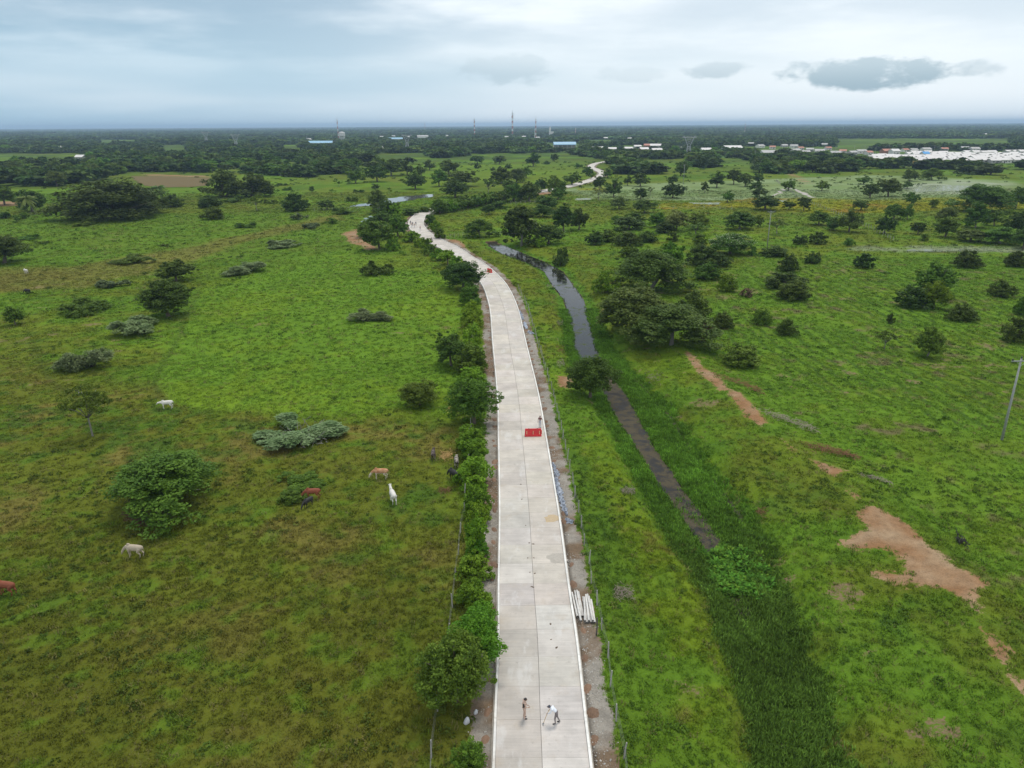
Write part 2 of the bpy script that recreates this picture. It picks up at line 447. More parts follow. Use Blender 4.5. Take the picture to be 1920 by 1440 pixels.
TRODDEN = px_poly([(378, 535), (352, 590), (330, 645), (302, 690), (290, 720), (300, 745), (330, 760)])
TRODDEN2 = px_poly([(50, 620), (75, 680), (100, 720), (130, 740), (160, 760)])

# ------------------------------------------------------------------ materials
MATS = {}


def new_mat(name):
    m = bpy.data.materials.new(name); m.use_nodes = True
    t = m.node_tree; t.nodes.clear()
    o = t.nodes.new('ShaderNodeOutputMaterial')
    b = t.nodes.new('ShaderNodeBsdfPrincipled')
    t.links.new(b.outputs[0], o.inputs[0])
    MATS[name] = m
    return m, t, b, o


def plain(name, col, rough=0.7, var=0.12, scale=6.0, metal=0.0, bump=0.0):
    m, t, b, o = new_mat(name)
    g = t.nodes.new('ShaderNodeTexCoord')
    n = nd(t, 'ShaderNodeTexNoise', i_Scale=scale, i_Detail=4.0); t.links.new(g.outputs['Object'], n.inputs['Vector'])
    oi = t.nodes.new('ShaderNodeObjectInfo')
    f = mth(t, 'ADD', mth(t, 'MULTIPLY', mth(t, 'SUBTRACT', n.outputs[0], 0.5), var * 3), mth(t, 'MULTIPLY_ADD', oi.outputs['Random'], var, 1 - var / 2))
    mm = t.nodes.new('ShaderNodeVectorMath'); mm.operation = 'SCALE'; mm.inputs[0].default_value = col
    t.links.new(f, mm.inputs['Scale']); t.links.new(mm.outputs[0], b.inputs['Base Color'])
    b.inputs['Roughness'].default_value = rough; b.inputs['Metallic'].default_value = metal
    if bump:
        bp = nd(t, 'ShaderNodeBump', i_Strength=bump, i_Distance=0.02); t.links.new(n.outputs[0], bp.inputs['Height']); t.links.new(bp.outputs[0], b.inputs['Normal'])
    return m


def foliage(name, c1, c2, inst=False, trans=0.22, spec=0.12):
    m, t, b, o = new_mat(name)
    at = nd(t, 'ShaderNodeAttribute', attribute_name='tone')
    oi = t.nodes.new('ShaderNodeObjectInfo')
    col = mixc(t, at.outputs['Fac'], c1, c2)
    if inst:
        ia = nd(t, 'ShaderNodeAttribute', attribute_name='col', attribute_type='INSTANCER')
        col = mixc(t, 1.0, ia.outputs['Color'], mixc(t, at.outputs['Fac'], (0.80, .80, .80), (1.22, 1.22, 1.18)), 'MULTIPLY')
    else:
        hs = nd(t, 'ShaderNodeHueSaturation')
        t.links.new(col, hs.inputs['Color'])
        t.links.new(mth(t, 'MULTIPLY_ADD', oi.outputs['Random'], 0.045, 0.472), hs.inputs['Hue'])
        t.links.new(mth(t, 'MULTIPLY_ADD', mth(t, 'FRACT', mth(t, 'MULTIPLY', oi.outputs['Random'], 7.31)), 0.45, 0.78), hs.inputs['Value'])
        col = hs.outputs[0]
    t.links.new(col, b.inputs['Base Color'])
    b.inputs['Roughness'].default_value = 0.55
    b.inputs['Specular IOR Level'].default_value = spec
    tr = t.nodes.new('ShaderNodeBsdfTranslucent'); t.links.new(col, tr.inputs['Color'])
    mx = t.nodes.new('ShaderNodeMixShader'); mx.inputs[0].default_value = trans
    t.links.new(b.outputs[0], mx.inputs[1]); t.links.new(tr.outputs[0], mx.inputs[2]); t.links.new(mx.outputs[0], o.inputs[0])
    return m


foliage('leaf_dark', (0.046, 0.084, 0.012), (0.092, 0.152, 0.022))
foliage('leaf_mid', (0.064, 0.124, 0.013), (0.134, 0.222, 0.024))
foliage('leaf_bright', (0.092, 0.195, 0.012), (0.19, 0.335, 0.024))
foliage('leaf_grey', (0.1, 0.155, 0.048), (0.21, 0.27, 0.12))
foliage('leaf_pale', (0.105, 0.145, 0.036), (0.165, 0.21, 0.054))
foliage('leaf_feather', (0.07, 0.12, 0.019), (0.134, 0.195, 0.038))
foliage('leaf_dry', (.12, .075, .045), (.17, .11, .07))
foliage('leaf_instance', (0, 0, 0), (1, 1, 1), inst=True, trans=0.2, spec=0.04)
plain('bark', (.13, .105, .08), 0.9, 0.2, 4)
plain('bark_grey', (.20, .185, .16), 0.9, 0.2, 4)
plain('blossom', (.62, .60, .48), 0.8, 0.15)
plain('dry_twig', (.30, .245, .19), 0.9, 0.3)
plain('rust_twig', (.22, .105, .05), 0.9, 0.35)
plain('straw', (.52, .34, .13), 0.9, 0.3)
plain('post_white', (.36, .34, .31), 0.9, 0.25, 8)
plain('post_dark', (.09, .08, .07), 0.9, 0.25, 8)
plain('wire', (.28, .27, .26), 0.5, 0.1, 4, 0.6)
plain('concrete_pole', (.30, .30, .29), 0.85, 0.2, 2)
plain('steel', (.34, .35, .36), 0.5, 0.1, 1, 0.3)
plain('mast_red', (.42, .13, .10), 0.6, 0.1, 1)
plain('mast_white', (.70, .70, .70), 0.6, 0.1, 1)
plain('red_plastic', (.58, .026, .030), 0.5, 0.25, 3)
plain('reflector', (.75, .42, .26), 0.4, 0.1)
plain('pole_whitewash', (.60, .57, .53), 0.85, 0.25, 7, bump=0.4)
plain('pole_end', (.05, .045, .04), 0.9, 0.2)
plain('blue_sheet', (.34, .37, .43), 0.45, 0.45, 5)
plain('sack_white', (.55, .55, .56), 0.6, 0.1)
plain('earth_red', (.20, .120, .075), 0.95, 0.35, 4, bump=0.8)
plain('sand', (.46, .35, .22), 0.95, 0.2, 5, bump=0.6)
plain('sand_grey', (.40, .36, .31), 0.95, 0.2, 5, bump=0.6)
plain('clod', (.13, .095, .065), 0.95, 0.2)
plain('pebble', (.40, .37, .33), 0.9, 0.5, 3)
plain('skin', (.28, .15, .09), 0.55, 0.05)
plain('hair', (.018, .014, .013), 0.5, 0.05)
plain('cloth_beige', (.52, .36, .28), 0.85, 0.1)
plain('cloth_white', (.78, .80, .86), 0.8, 0.05)
plain('cloth_grey', (.20, .17, .17), 0.85, 0.1)
plain('cloth_maroon', (.11, .015, .025), 0.85, 0.1)
plain('cloth_jeans', (.42, .45, .50), 0.85, 0.1)
plain('cloth_navy', (.05, .06, .10), 0.85, 0.1)
plain('cloth_orange', (.45, .20, .13), 0.85, 0.1)
plain('shoe', (.03, .028, .028), 0.6, 0.1)
plain('cap_grey', (.075, .08, .10), 0.8, 0.1)
plain('hide_white', (.72, .68, .62), 0.8, 0.12, 2)
plain('hide_tan', (.50, .41, .30), 0.8, 0.25, 2)
plain('hide_brown', (.42, .20, .095), 0.8, 0.3, 2)
plain('hide_red', (.22, .060, .026), 0.8, 0.25, 2)
plain('hide_black', (.022, .019, .018), 0.7, 0.2, 2)
plain('hide_dark', (.055, .040, .035), 0.8, 0.5, 2)
def coat(name, c1, c2, thr, belly=None):
    m, t, b, o = new_mat(name)
    g = t.nodes.new('ShaderNodeTexCoord'); n = nd(t, 'ShaderNodeTexNoise', i_Scale=1.7, i_Detail=3.0); t.links.new(g.outputs['Object'], n.inputs['Vector'])
    col = mixc(t, smooth(t, n.outputs[0], thr, thr + 0.06), c1, c2)
    if belly:
        sp = nd(t, 'ShaderNodeSeparateXYZ'); t.links.new(g.outputs['Object'], sp.inputs[0])
        col = mixc(t, smooth(t, mth(t, 'ADD', sp.outputs[2], mth(t, 'MULTIPLY', n.outputs[0], 0.2)), 1.12, 0.92), col, belly)
    t.links.new(col, b.inputs['Base Color']); b.inputs['Roughness'].default_value = 0.8


coat('hide_pied', (.025, .022, .02), (.62, .58, .54), 0.56)
coat('hide_fawn', (.44, .19, .085), (.50, .27, .14), 0.5, (.56, .48, .38))
coat('hide_grey', (.30, .26, .22), (.07, .055, .05), 0.52)
coat('hide_smoky', (.07, .05, .042), (.20, .15, .13), 0.55)
plain('hoof', (.03, .025, .02), 0.8, 0.1)
plain('rubber', (.02, .02, .02), 0.8, 0.1)
plain('paint_dark', (.05, .05, .06), 0.35, 0.1)
plain('wall_white', (.66, .64, .60), 0.9, 0.15, 0.3)
plain('wall_grey', (.38, .36, .34), 0.9, 0.15, 0.3)
plain('wall_yellow', (.55, .38, .12), 0.9, 0.15, 0.3)
plain('wall_brick', (.34, .17, .11), 0.9, 0.15, 0.3)
plain('roof_white', (.64, .60, .57), 0.6, 0.10, 0.25)
plain('roof_grey', (.42, .40, .38), 0.7, 0.15, 0.25)
plain('roof_blue', (.28, .48, .62), 0.5, 0.08, 0.2)
plain('roof_blue_bright', (.06, .30, .62), 0.5, 0.08, 0.2)
plain('roof_red', (.45, .20, .14), 0.8, 0.15, 0.3)
plain('opening', (.04, .045, .05), 0.4, 0.1)


def ground_mat():
    m, t, b, o = new_mat('ground_cover')
    c = nd(t, 'ShaderNodeAttribute', attribute_name='cover')
    br = nd(t, 'ShaderNodeAttribute', attribute_name='bare')
    g = t.nodes.new('ShaderNodeTexCoord')
    def nz(s, det=5.0, rough=0.6):
        n = nd(t, 'ShaderNodeTexNoise', i_Scale=s, i_Detail=det, i_Roughness=rough); t.links.new(g.outputs['Object'], n.inputs['Vector']); return n.outputs[0]
    fine, mid, big = nz(3.2, 6, 0.7), nz(0.55, 5, 0.65), nz(0.07, 4)
    f = mth(t, 'ADD', mth(t, 'MULTIPLY', fine, 0.8), mth(t, 'MULTIPLY', mid, 0.6))
    f = mth(t, 'ADD', f, mth(t, 'MULTIPLY', big, 0.5))            # about 0.95 on average
    f = mth(t, 'MAXIMUM', mth(t, 'MULTIPLY_ADD', mth(t, 'SUBTRACT', f, 0.95), 1.0, 0.95), 0.3)
    mm = t.nodes.new('ShaderNodeVectorMath'); mm.operation = 'SCALE'; t.links.new(c.outputs['Color'], mm.inputs[0]); t.links.new(f, mm.inputs['Scale'])
    col = mm.outputs[0]
    w = smooth(t, nz(1.7, 5, 0.65), 0.58, 0.72)                    # dark weeds and dry spots with shapes of their own
    col = mixc(t, mth(t, 'MULTIPLY', w, 0.30), col, (.052, .110, .020))
    col = mixc(t, mth(t, 'MULTIPLY', smooth(t, nz(0.60, 6, 0.7), 0.60, 0.74), 0.35), col, (.200, .170, .062))
    rw = nd(t, 'ShaderNodeAttribute', attribute_name='rows')
    sp = nd(t, 'ShaderNodeSeparateXYZ'); t.links.new(g.outputs['Object'], sp.inputs[0])
    pd = PATH[-1] - PATH[2]; pd = pd / np.linalg.norm(pd)
    acr = mth(t, 'ADD', mth(t, 'SUBTRACT', mth(t, 'MULTIPLY', sp.outputs[0], float(pd[1])), mth(t, 'MULTIPLY', sp.outputs[1], float(pd[0]))), mth(t, 'MULTIPLY', nz(0.10, 3), 5.0))
    fur = smooth(t, mth(t, 'ADD', mth(t, 'SINE', mth(t, 'MULTIPLY', acr, 2 * math.pi / 2.3)), mth(t, 'MULTIPLY', mth(t, 'SUBTRACT', mid, 0.5), 2.4)), 0.1, 1.1)
    col = mixc(t, mth(t, 'MULTIPLY', mth(t, 'MULTIPLY', fur, rw.outputs['Fac']), 0.75), col, (.040, .085, .014))      # old plough furrows with ranker growth
    so = nd(t, 'ShaderNodeAttribute', attribute_name='soil')
    sm = t.nodes.new('ShaderNodeVectorMath'); sm.operation = 'SCALE'; t.links.new(so.outputs['Color'], sm.inputs[0])
    t.links.new(mth(t, 'ADD', mth(t, 'MULTIPLY', nz(1.1, 6, 0.7), 0.7), mth(t, 'MULTIPLY', nz(9.0, 4, 0.7), 0.6)), sm.inputs['Scale'])
    soilc = mixc(t, smooth(t, nz(2.3, 5, 0.7), 0.56, 0.72), sm.outputs[0], mixc(t, 0.55, sm.outputs[0], (.13, .075, .045)))
    edge = mth(t, 'ADD', br.outputs['Fac'], mth(t, 'MULTIPLY', mth(t, 'SUBTRACT', nz(2.2, 7, 0.8), 0.5), 2.0))
    k = mth(t, 'MULTIPLY', smooth(t, edge, 0.38, 0.62), smooth(t, br.outputs['Fac'], 0.02, 0.15))
    col = mixc(t, k, col, soilc)
    t.links.new(col, b.inputs['Base Color'])
    b.inputs['Roughness'].default_value = 0.95; b.inputs['Specular IOR Level'].default_value = 0.03
    bp = nd(t, 'ShaderNodeBump', i_Strength=0.9, i_Distance=0.12); t.links.new(mth(t, 'ADD', fine, mid), bp.inputs['Height']); t.links.new(bp.outputs[0], b.inputs['Normal'])
    return m


def concrete_mat(name, base, dark):
    m, t, b, o = new_mat(name)
    g = t.nodes.new('ShaderNodeTexCoord'); oi = t.nodes.new('ShaderNodeObjectInfo')
    def nz(s, det=5.0, rough=0.6, sc=(1, 1, 1)):
        mp = nd(t, 'ShaderNodeMapping'); mp.inputs['Scale'].default_value = sc; t.links.new(g.outputs['Object'], mp.inputs[0])
        n = nd(t, 'ShaderNodeTexNoise', i_Scale=s, i_Detail=det, i_Roughness=rough); t.links.new(mp.outputs[0], n.inputs['Vector']); return n.outputs[0]
    cloud = nz(0.45, 6, 0.6); brush = nz(1.0, 5, 0.65, (0.35, 5.0, 1)); spot = nz(2.6, 5, 0.7); grit = nz(30, 3)
    r = oi.outputs['Random']
    v = mth(t, 'MULTIPLY_ADD', r, 0.13, 0.91)
    v = mth(t, 'ADD', v, mth(t, 'MULTIPLY', mth(t, 'SUBTRACT', cloud, 0.5), 0.75))
    v = mth(t, 'ADD', v, mth(t, 'MULTIPLY', mth(t, 'SUBTRACT', brush, 0.5), 0.42))
    v = mth(t, 'ADD', v, mth(t, 'MULTIPLY', mth(t, 'SUBTRACT', grit, 0.5), 0.16))
    tint = mixc(t, 1.0, oi.outputs['Color'], base, 'MULTIPLY')
    mm = t.nodes.new('ShaderNodeVectorMath'); mm.operation = 'SCALE'; t.links.new(tint, mm.inputs[0]); t.links.new(v, mm.inputs['Scale'])
    col = mixc(t, mth(t, 'MULTIPLY', smooth(t, spot, 0.58, 0.74), 0.45), mm.outputs[0], dark)
    col = mixc(t, mth(t, 'MULTIPLY', smooth(t, nz(0.7, 6, 0.68), 0.52, 0.72), 0.45), col, (.43, .355, .27))
    col = mixc(t, mth(t, 'MULTIPLY', smooth(t, nz(0.33, 6, 0.7, (1.6, 0.6, 1)), 0.54, 0.66), 0.40), col, (.66, .64, .62))
    t.links.new(col, b.inputs['Base Color']); b.inputs['Roughness'].default_value = 0.85
    bp = nd(t, 'ShaderNodeBump', i_Strength=0.25, i_Distance=0.01); t.links.new(grit, bp.inputs['Height']); t.links.new(bp.outputs[0], b.inputs['Normal'])
    return m


def water_mat(name, col, scum=None, rough=0.06, spots=0.6, amt=0.5, spec=0.5):
    m, t, b, o = new_mat(name)
    g = t.nodes.new('ShaderNodeTexCoord')
    n = nd(t, 'ShaderNodeTexNoise', i_Scale=0.55, i_Detail=6.0, i_Roughness=0.7); t.links.new(g.outputs['Object'], n.inputs['Vector'])
    n3 = nd(t, 'ShaderNodeTexNoise', i_Scale=5.0, i_Detail=4.0); t.links.new(g.outputs['Object'], n3.inputs['Vector'])
    r = nd(t, 'ShaderNodeTexNoise', i_Scale=1.8, i_Detail=2.0); t.links.new(g.outputs['Object'], r.inputs['Vector'])
    b.inputs['Roughness'].default_value = rough
    if scum:
        k = mth(t, 'MULTIPLY', smooth(t, mth(t, 'ADD', n.outputs[0], mth(t, 'MULTIPLY', mth(t, 'SUBTRACT', n3.outputs[0], 0.5), 0.35)), spots, spots + 0.10), amt)
        t.links.new(mixc(t, k, col, mixc(t, n3.outputs[0], scum, (scum[0] * 1.5, scum[1] * 1.45, scum[2] * 1.3))), b.inputs['Base Color'])
        t.links.new(mth(t, 'MULTIPLY_ADD', k, 0.85, rough), b.inputs['Roughness'])
    else:
        b.inputs['Base Color'].default_value = (*col, 1)
    bp = nd(t, 'ShaderNodeBump', i_Strength=0.10, i_Distance=0.02); t.links.new(r.outputs[0], bp.inputs['Height']); t.links.new(bp.outputs[0], b.inputs['Normal'])
    b.inputs['IOR'].default_value = 1.33; b.inputs['Specular IOR Level'].default_value = spec
    return m


ground_mat()
concrete_mat('concrete', (.53, .475, .415), (.25, .22, .19))
concrete_mat('kerb_concrete', (.76, .73, .68), (.36, .34, .31))
water_mat('canal_water', (.014, .013, .011), (.065, .085, .026), 0.08, 0.55, 0.8, spec=0.22)
water_mat('canal_scum', (.030, .026, .022), (.075, .064, .044), 0.30, 0.42, 0.85, spec=0.15)
water_mat('brown_pond', (.150, .105, .035), None, 0.5, spec=0.03)
water_mat('puddle', (.10, .10, .09), (.20, .20, .15), 0.05, 0.58, 0.7)
water_mat('flood_water', (.10, .12, .07), (.15, .18, .08), 0.12, 0.44, 0.9)
water_mat('green_pond', (.10, .16, .09), (.14, .22, .08), 0.12, 0.5, 0.6)


# ------------------------------------------------------------------ mesh helpers
def mesh_np(name, V, Fc, mats=None, fmat=None, smooth_=False):
    me = bpy.data.meshes.new(name)
    V = np.asarray(V, np.float32)
    if isinstance(Fc, np.ndarray):
        n, k = Fc.shape
        me.vertices.add(len(V)); me.vertices.foreach_set('co', V.ravel())
        me.loops.add(n * k); me.loops.foreach_set('vertex_index', Fc.astype(np.int32).ravel())
        me.polygons.add(n); me.polygons.foreach_set('loop_start', np.arange(0, n * k, k, dtype=np.int32))
        me.update(calc_edges=True)
    else:
        me.from_pydata(V.tolist(), [], Fc); me.update()
    for m in (mats or []): me.materials.append(MATS[m])
    if fmat is not None: me.polygons.foreach_set('material_index', np.asarray(fmat, np.int32))
    if smooth_: me.polygons.foreach_set('use_smooth', np.ones(len(me.polygons), bool))
    return me


def attr(me, name, typ, dom, data):
    a = me.attributes.new(name, typ, dom)
    key = {'FLOAT': 'value', 'INT': 'value', 'FLOAT_VECTOR': 'vector', 'FLOAT_COLOR': 'color'}[typ]
    a.data.foreach_set(key, np.ascontiguousarray(data).astype(np.int32 if typ == 'INT' else np.float32).ravel())


def put(name, me, parent=None, loc=(0, 0, 0), rz=0.0, sc=None, rot=None):
    o = bpy.data.objects.new(name, me); COL.objects.link(o)
    o.location = loc; o.rotation_euler = rot or (0, 0, rz)
    if sc is not None: o.scale = sc if hasattr(sc, '__len__') else (sc, sc, sc)
    if parent is not None: o.parent = parent
    return o


def tag(o, label=None, cat=None, group=None, kind=None):
    if label: o['label'] = label
    if cat: o['category'] = cat
    if group: o['group'] = group
    if kind: o['kind'] = kind
    return o


class MB:
    """collects simple solids into one mesh"""
    def __init__(s): s.v = []; s.f = []; s.m = []
    def add(s, V, Fc, m=0):
        b = len(s.v); s.v += [tuple(map(float, p)) for p in V]; s.f += [tuple(b + i for i in f) for f in Fc]; s.m += [m] * len(Fc); return s
    def box(s, c, d, rz=0.0, m=0):
        x, y, z = [q / 2 for q in d]; ca, sa = math.cos(rz), math.sin(rz)
        V = [(c[0] + px * ca - py * sa, c[1] + px * sa + py * ca, c[2] + pz) for pz in (-z, z) for px, py in ((-x, -y), (x, -y), (x, y), (-x, y))]
        return s.add(V, [(3, 2, 1, 0), (4, 5, 6, 7), (0, 1, 5, 4), (1, 2, 6, 5), (2, 3, 7, 6), (3, 0, 4, 7)], m)
    def tube(s, pts, rad, n=6, m=0, cap=True):
        pts = [np.asarray(p, float) for p in pts]
        if not hasattr(rad, '__len__'): rad = [rad] * len(pts)
        V = []
        for i, p in enumerate(pts):
            t = pts[min(i + 1, len(pts) - 1)] - pts[max(i - 1, 0)]; t = t / (np.linalg.norm(t) + 1e-9)
            a = np.cross(t, [0, 0, 1.0]) if abs(t[2]) < 0.9 else np.cross(t, [1.0, 0, 0]); a /= np.linalg.norm(a); b = np.cross(t, a)
            r = rad[i]; ra, rb = (r if hasattr(r, '__len__') else (r, r))
            V += [p + a * ra * math.cos(k * 2 * math.pi / n) + b * rb * math.sin(k * 2 * math.pi / n) for k in range(n)]
        Fc = [(i * n + k, i * n + (k + 1) % n, (i + 1) * n + (k + 1) % n, (i + 1) * n + k) for i in range(len(pts) - 1) for k in range(n)]
        if cap: Fc += [tuple(range(n - 1, -1, -1)), tuple((len(pts) - 1) * n + k for k in range(n))]
        return s.add(V, Fc, m)
    def ball(s, c, r, nu=10, nv=7, m=0):
        r = r if hasattr(r, '__len__') else (r, r, r)
        V = [(c[0], c[1], c[2] - r[2])]
        for j in range(1, nv):
            th = math.pi * j / nv - math.pi / 2
            V += [(c[0] + r[0] * math.cos(th) * math.cos(u * 2 * math.pi / nu), c[1] + r[1] * math.cos(th) * math.sin(u * 2 * math.pi / nu), c[2] + r[2] * math.sin(th)) for u in range(nu)]
        V.append((c[0], c[1], c[2] + r[2]))
        Fc = [(0, 1 + (u + 1) % nu, 1 + u) for u in range(nu)]
        for j in range(nv - 2):
            Fc += [(1 + j * nu + u, 1 + j * nu + (u + 1) % nu, 1 + (j + 1) * nu + (u + 1) % nu, 1 + (j + 1) * nu + u) for u in range(nu)]
        e = len(V) - 1; q = 1 + (nv - 2) * nu
        Fc += [(q + u, q + (u + 1) % nu, e) for u in range(nu)]
        return s.add(V, Fc, m)
    def mesh(s, name, mats, smooth_=False):
        return mesh_np(name, s.v, s.f, mats, s.m, smooth_)


# ------------------------------------------------------------------ ground
def lines(core, step, grow, end):
    out = list(np.arange(0, core, step)); d = step
    while out[-1] < end:
        d *= grow; out.append(out[-1] + d)
    return np.array(out)


xs = lines(58, 0.5, 1.03, 27000); xs = np.concatenate([-xs[:0:-1], xs])
ys = 8 + lines(104, 0.5, 1.018, 27000)
XX, YY = np.meshgrid(xs, ys)
roff = np.full(XX.shape, 1e3); ridx = np.zeros(XX.shape, int)
lo, hi = road.min(0) - 12, road.max(0) + 12
k = (XX > lo[0]) & (XX < hi[0]) & (YY > lo[1]) & (YY < hi[1])
roff[k], ridx[k] = road_off(XX[k], YY[k])
ZZ = base_h(XX, YY, roff)
gc, gb, gs = ground(XX, YY, roff, True)
m_ = np.maximum(cow_path(XX, YY, TRODDEN, 0.35), cow_path(XX, YY, TRODDEN2, 0.4))[..., None] * 0.7
gc = gc * (1 - m_) + np.array([.05, .06, .02]) * m_
ny, nx = XX.shape
ii = np.arange(ny * nx).reshape(ny, nx)
Fq = np.stack([ii[:-1, :-1], ii[:-1, 1:], ii[1:, 1:], ii[1:, :-1]], -1).reshape(-1, 4)
me = mesh_np('ground', np.stack([XX, YY, ZZ], -1).reshape(-1, 3), Fq, ['ground_cover'], smooth_=True)
attr(me, 'cover', 'FLOAT_COLOR', 'POINT', np.concatenate([gc, np.ones(gc.shape[:2] + (1,))], -1).reshape(-1, 4))
attr(me, 'bare', 'FLOAT', 'POINT', gb.ravel())
attr(me, 'rows', 'FLOAT', 'POINT', (zone(XX, YY, Z_RIGHT, 5, 7, 4, 10) * sstep(fbm(XX, YY, 25, 31), 0.32, 0.5)).ravel())
attr(me, 'soil', 'FLOAT_COLOR', 'POINT', np.concatenate([gs, np.ones(gs.shape[:2] + (1,))], -1).reshape(-1, 4))
tag(put('ground', me), 'grassy pasture land stretching flat to the horizon', kind='structure')


def gz(x, y):
    X = np.array([float(x)]); Y = np.array([float(y)])
    r = 1e3
    if lo[0] < x < hi[0] and lo[1] < y < hi[1]:
        d2 = (road[:, 0] - x) ** 2 + (road[:, 1] - y) ** 2; i = int(np.argmin(d2))
        r = math.sqrt(d2[i]) * (1 if (x - road[i, 0]) * rn[i, 0] + (y - road[i, 1]) * rn[i, 1] > 0 else -1)
    return float(base_h(X, Y, np.array([r]))[0])


# ------------------------------------------------------------------ road
NS = (len(road) - 1) // SUB
i0 = 0
for i in range(NS):
    if road[i * SUB][1] > 12: i0 = i; break
near = int(np.argmin(np.hypot(*(road - G(1013, 1347)[:2]).T)))
LW = 2.72
bedv = []; bedf = []
for j, i in enumerate(range(i0 * SUB, len(road))):
    bedv += [road_at(i, -3.0, -0.06), road_at(i, 3.0, -0.06)]
    if j: bedf.append((2 * j - 2, 2 * j - 1, 2 * j + 1, 2 * j))
road_o = put('road', mesh_np('road', bedv, bedf, ['sand_grey']))
tag(road_o, 'pale concrete country road winding away between kerbs', kind='structure')


def slab_mesh(i, side, mb):
    a, b = (0.013, LW) if side > 0 else (-LW, -0.013)
    gap = 0.0065 / SLAB * SUB
    V = []
    for z in (-0.05, 0.10):
        for q in range(SUB + 1):
            f = i * SUB + q
            p = road[f] + (gap * (SLAB / SUB) * rt[f] if q == 0 else -gap * (SLAB / SUB) * rt[f] if q == SUB else 0)
            for off in (a, b):
                V.append((p[0] + rn[f][0] * off, p[1] + rn[f][1] * off, z))
    n = 2 * (SUB + 1); Fc = []
    for q in range(SUB):
        Fc.append((n + 2 * q, n + 2 * q + 1, n + 2 * q + 3, n + 2 * q + 2))
        Fc.append((2 * q, n + 2 * q, n + 2 * q + 2, 2 * q + 2)); Fc.append((2 * q + 3, n + 2 * q + 3, n + 2 * q + 1, 2 * q + 1))
    Fc.append((1, n + 1, n, 0)); Fc.append((2 * SUB, n + 2 * SUB, n + 2 * SUB + 1, 2 * SUB + 1))
    mb.add(V, Fc)
    return mb


rest = MB()
for n_, i in enumerate(range(i0, NS - 1)):
    for side in (-1, 1):
        if n_ < 148:
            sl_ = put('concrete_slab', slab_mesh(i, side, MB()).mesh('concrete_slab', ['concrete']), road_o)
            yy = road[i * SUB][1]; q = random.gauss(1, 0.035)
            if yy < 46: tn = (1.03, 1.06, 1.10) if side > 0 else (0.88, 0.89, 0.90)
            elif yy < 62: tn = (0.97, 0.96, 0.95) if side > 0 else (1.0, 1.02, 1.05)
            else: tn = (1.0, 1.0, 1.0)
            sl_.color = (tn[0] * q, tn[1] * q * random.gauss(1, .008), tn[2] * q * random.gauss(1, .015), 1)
        else: slab_mesh(i, side, rest)
tag(put('far_slabs', rest.mesh('far_slabs', ['concrete']), road_o), kind='stuff')
# kerbs, cast in lengths of two slabs
restk = MB()
for n_, i in enumerate(range(i0, NS - 2, 2)):
    for side in (-1, 1):
        mb = MB() if n_ < 74 else restk
        rows = []
        for q in range(2 * SUB + 1):
            f = i * SUB + q
            e = 0.012 if q == 0 else -0.012 if q == 2 * SUB else 0
            p = road[f] + rt[f] * e
            ring = [(LW + 0.005, -0.08), (LW + 0.02, 0.235), (LW + 0.17, 0.235), (LW + 0.185, -0.08)]
            rows.append([(p[0] + rn[f][0] * o * side, p[1] + rn[f][1] * o * side, z) for o, z in ring])
        V = [v for r_ in rows for v in r_]; Fc = []
        for q in range(2 * SUB):
            for k_ in range(3):
                a = q * 4 + k_
                Fc.append((a, a + 1, a + 5, a + 4) if side < 0 else (a, a + 4, a + 5, a + 1))
        e = 8 * SUB
        Fc += [(3, 2, 1, 0) if side < 0 else (0, 1, 2, 3), (e, e + 1, e + 2, e + 3) if side < 0 else (e + 3, e + 2, e + 1, e)]
        mb.add(V, Fc)
        if n_ < 74: put('kerb', mb.mesh('kerb', ['kerb_concrete']), road_o)
tag(put('far_kerbs', restk.mesh('far_kerbs', ['kerb_concrete']), road_o), kind='stuff')

# ------------------------------------------------------------------ water
def ribbon(name, y0, y1, z, ext, mat):
    Ys = np.arange(y0, y1, 0.6); a, b, _, _ = canal(Ys)
    wob = (fbm(Ys, Ys * 0, 2.5, 91) - 0.5) * 0.7
    V = []; Fc = []
    for j, Y in enumerate(Ys):
        w = 0.5 * (b[j] - a[j]); c = 0.5 * (a[j] + b[j])
        V += [(c - w - ext + wob[j], Y, z[j] if hasattr(z, '__len__') else z), (c + w + ext + wob[j], Y, z[j] if hasattr(z, '__len__') else z)]
        if j: Fc.append((2 * j - 2, 2 * j - 1, 2 * j + 1, 2 * j))
    return put(name, mesh_np(name, V, Fc, [mat]))


Ya = G(1110, 690, -1)[1]
Ys_ = np.arange(Ya, cy[-1] - 2, 0.6)
tag(ribbon('canal_water', Ya, cy[-1] - 2, -np.interp(Ys_, [100, 190, 260], [1.0, 0.8, 0.55]) - 0.12, 0.05, 'canal_water'), 'dark still water in the canal reflecting the cloudy sky', kind='structure')
tag(ribbon('canal_scum', 30, Ya, -1.13, -0.35, 'canal_scum'), 'brown scummy water choking the narrow lower canal', kind='structure')


POOLS = []


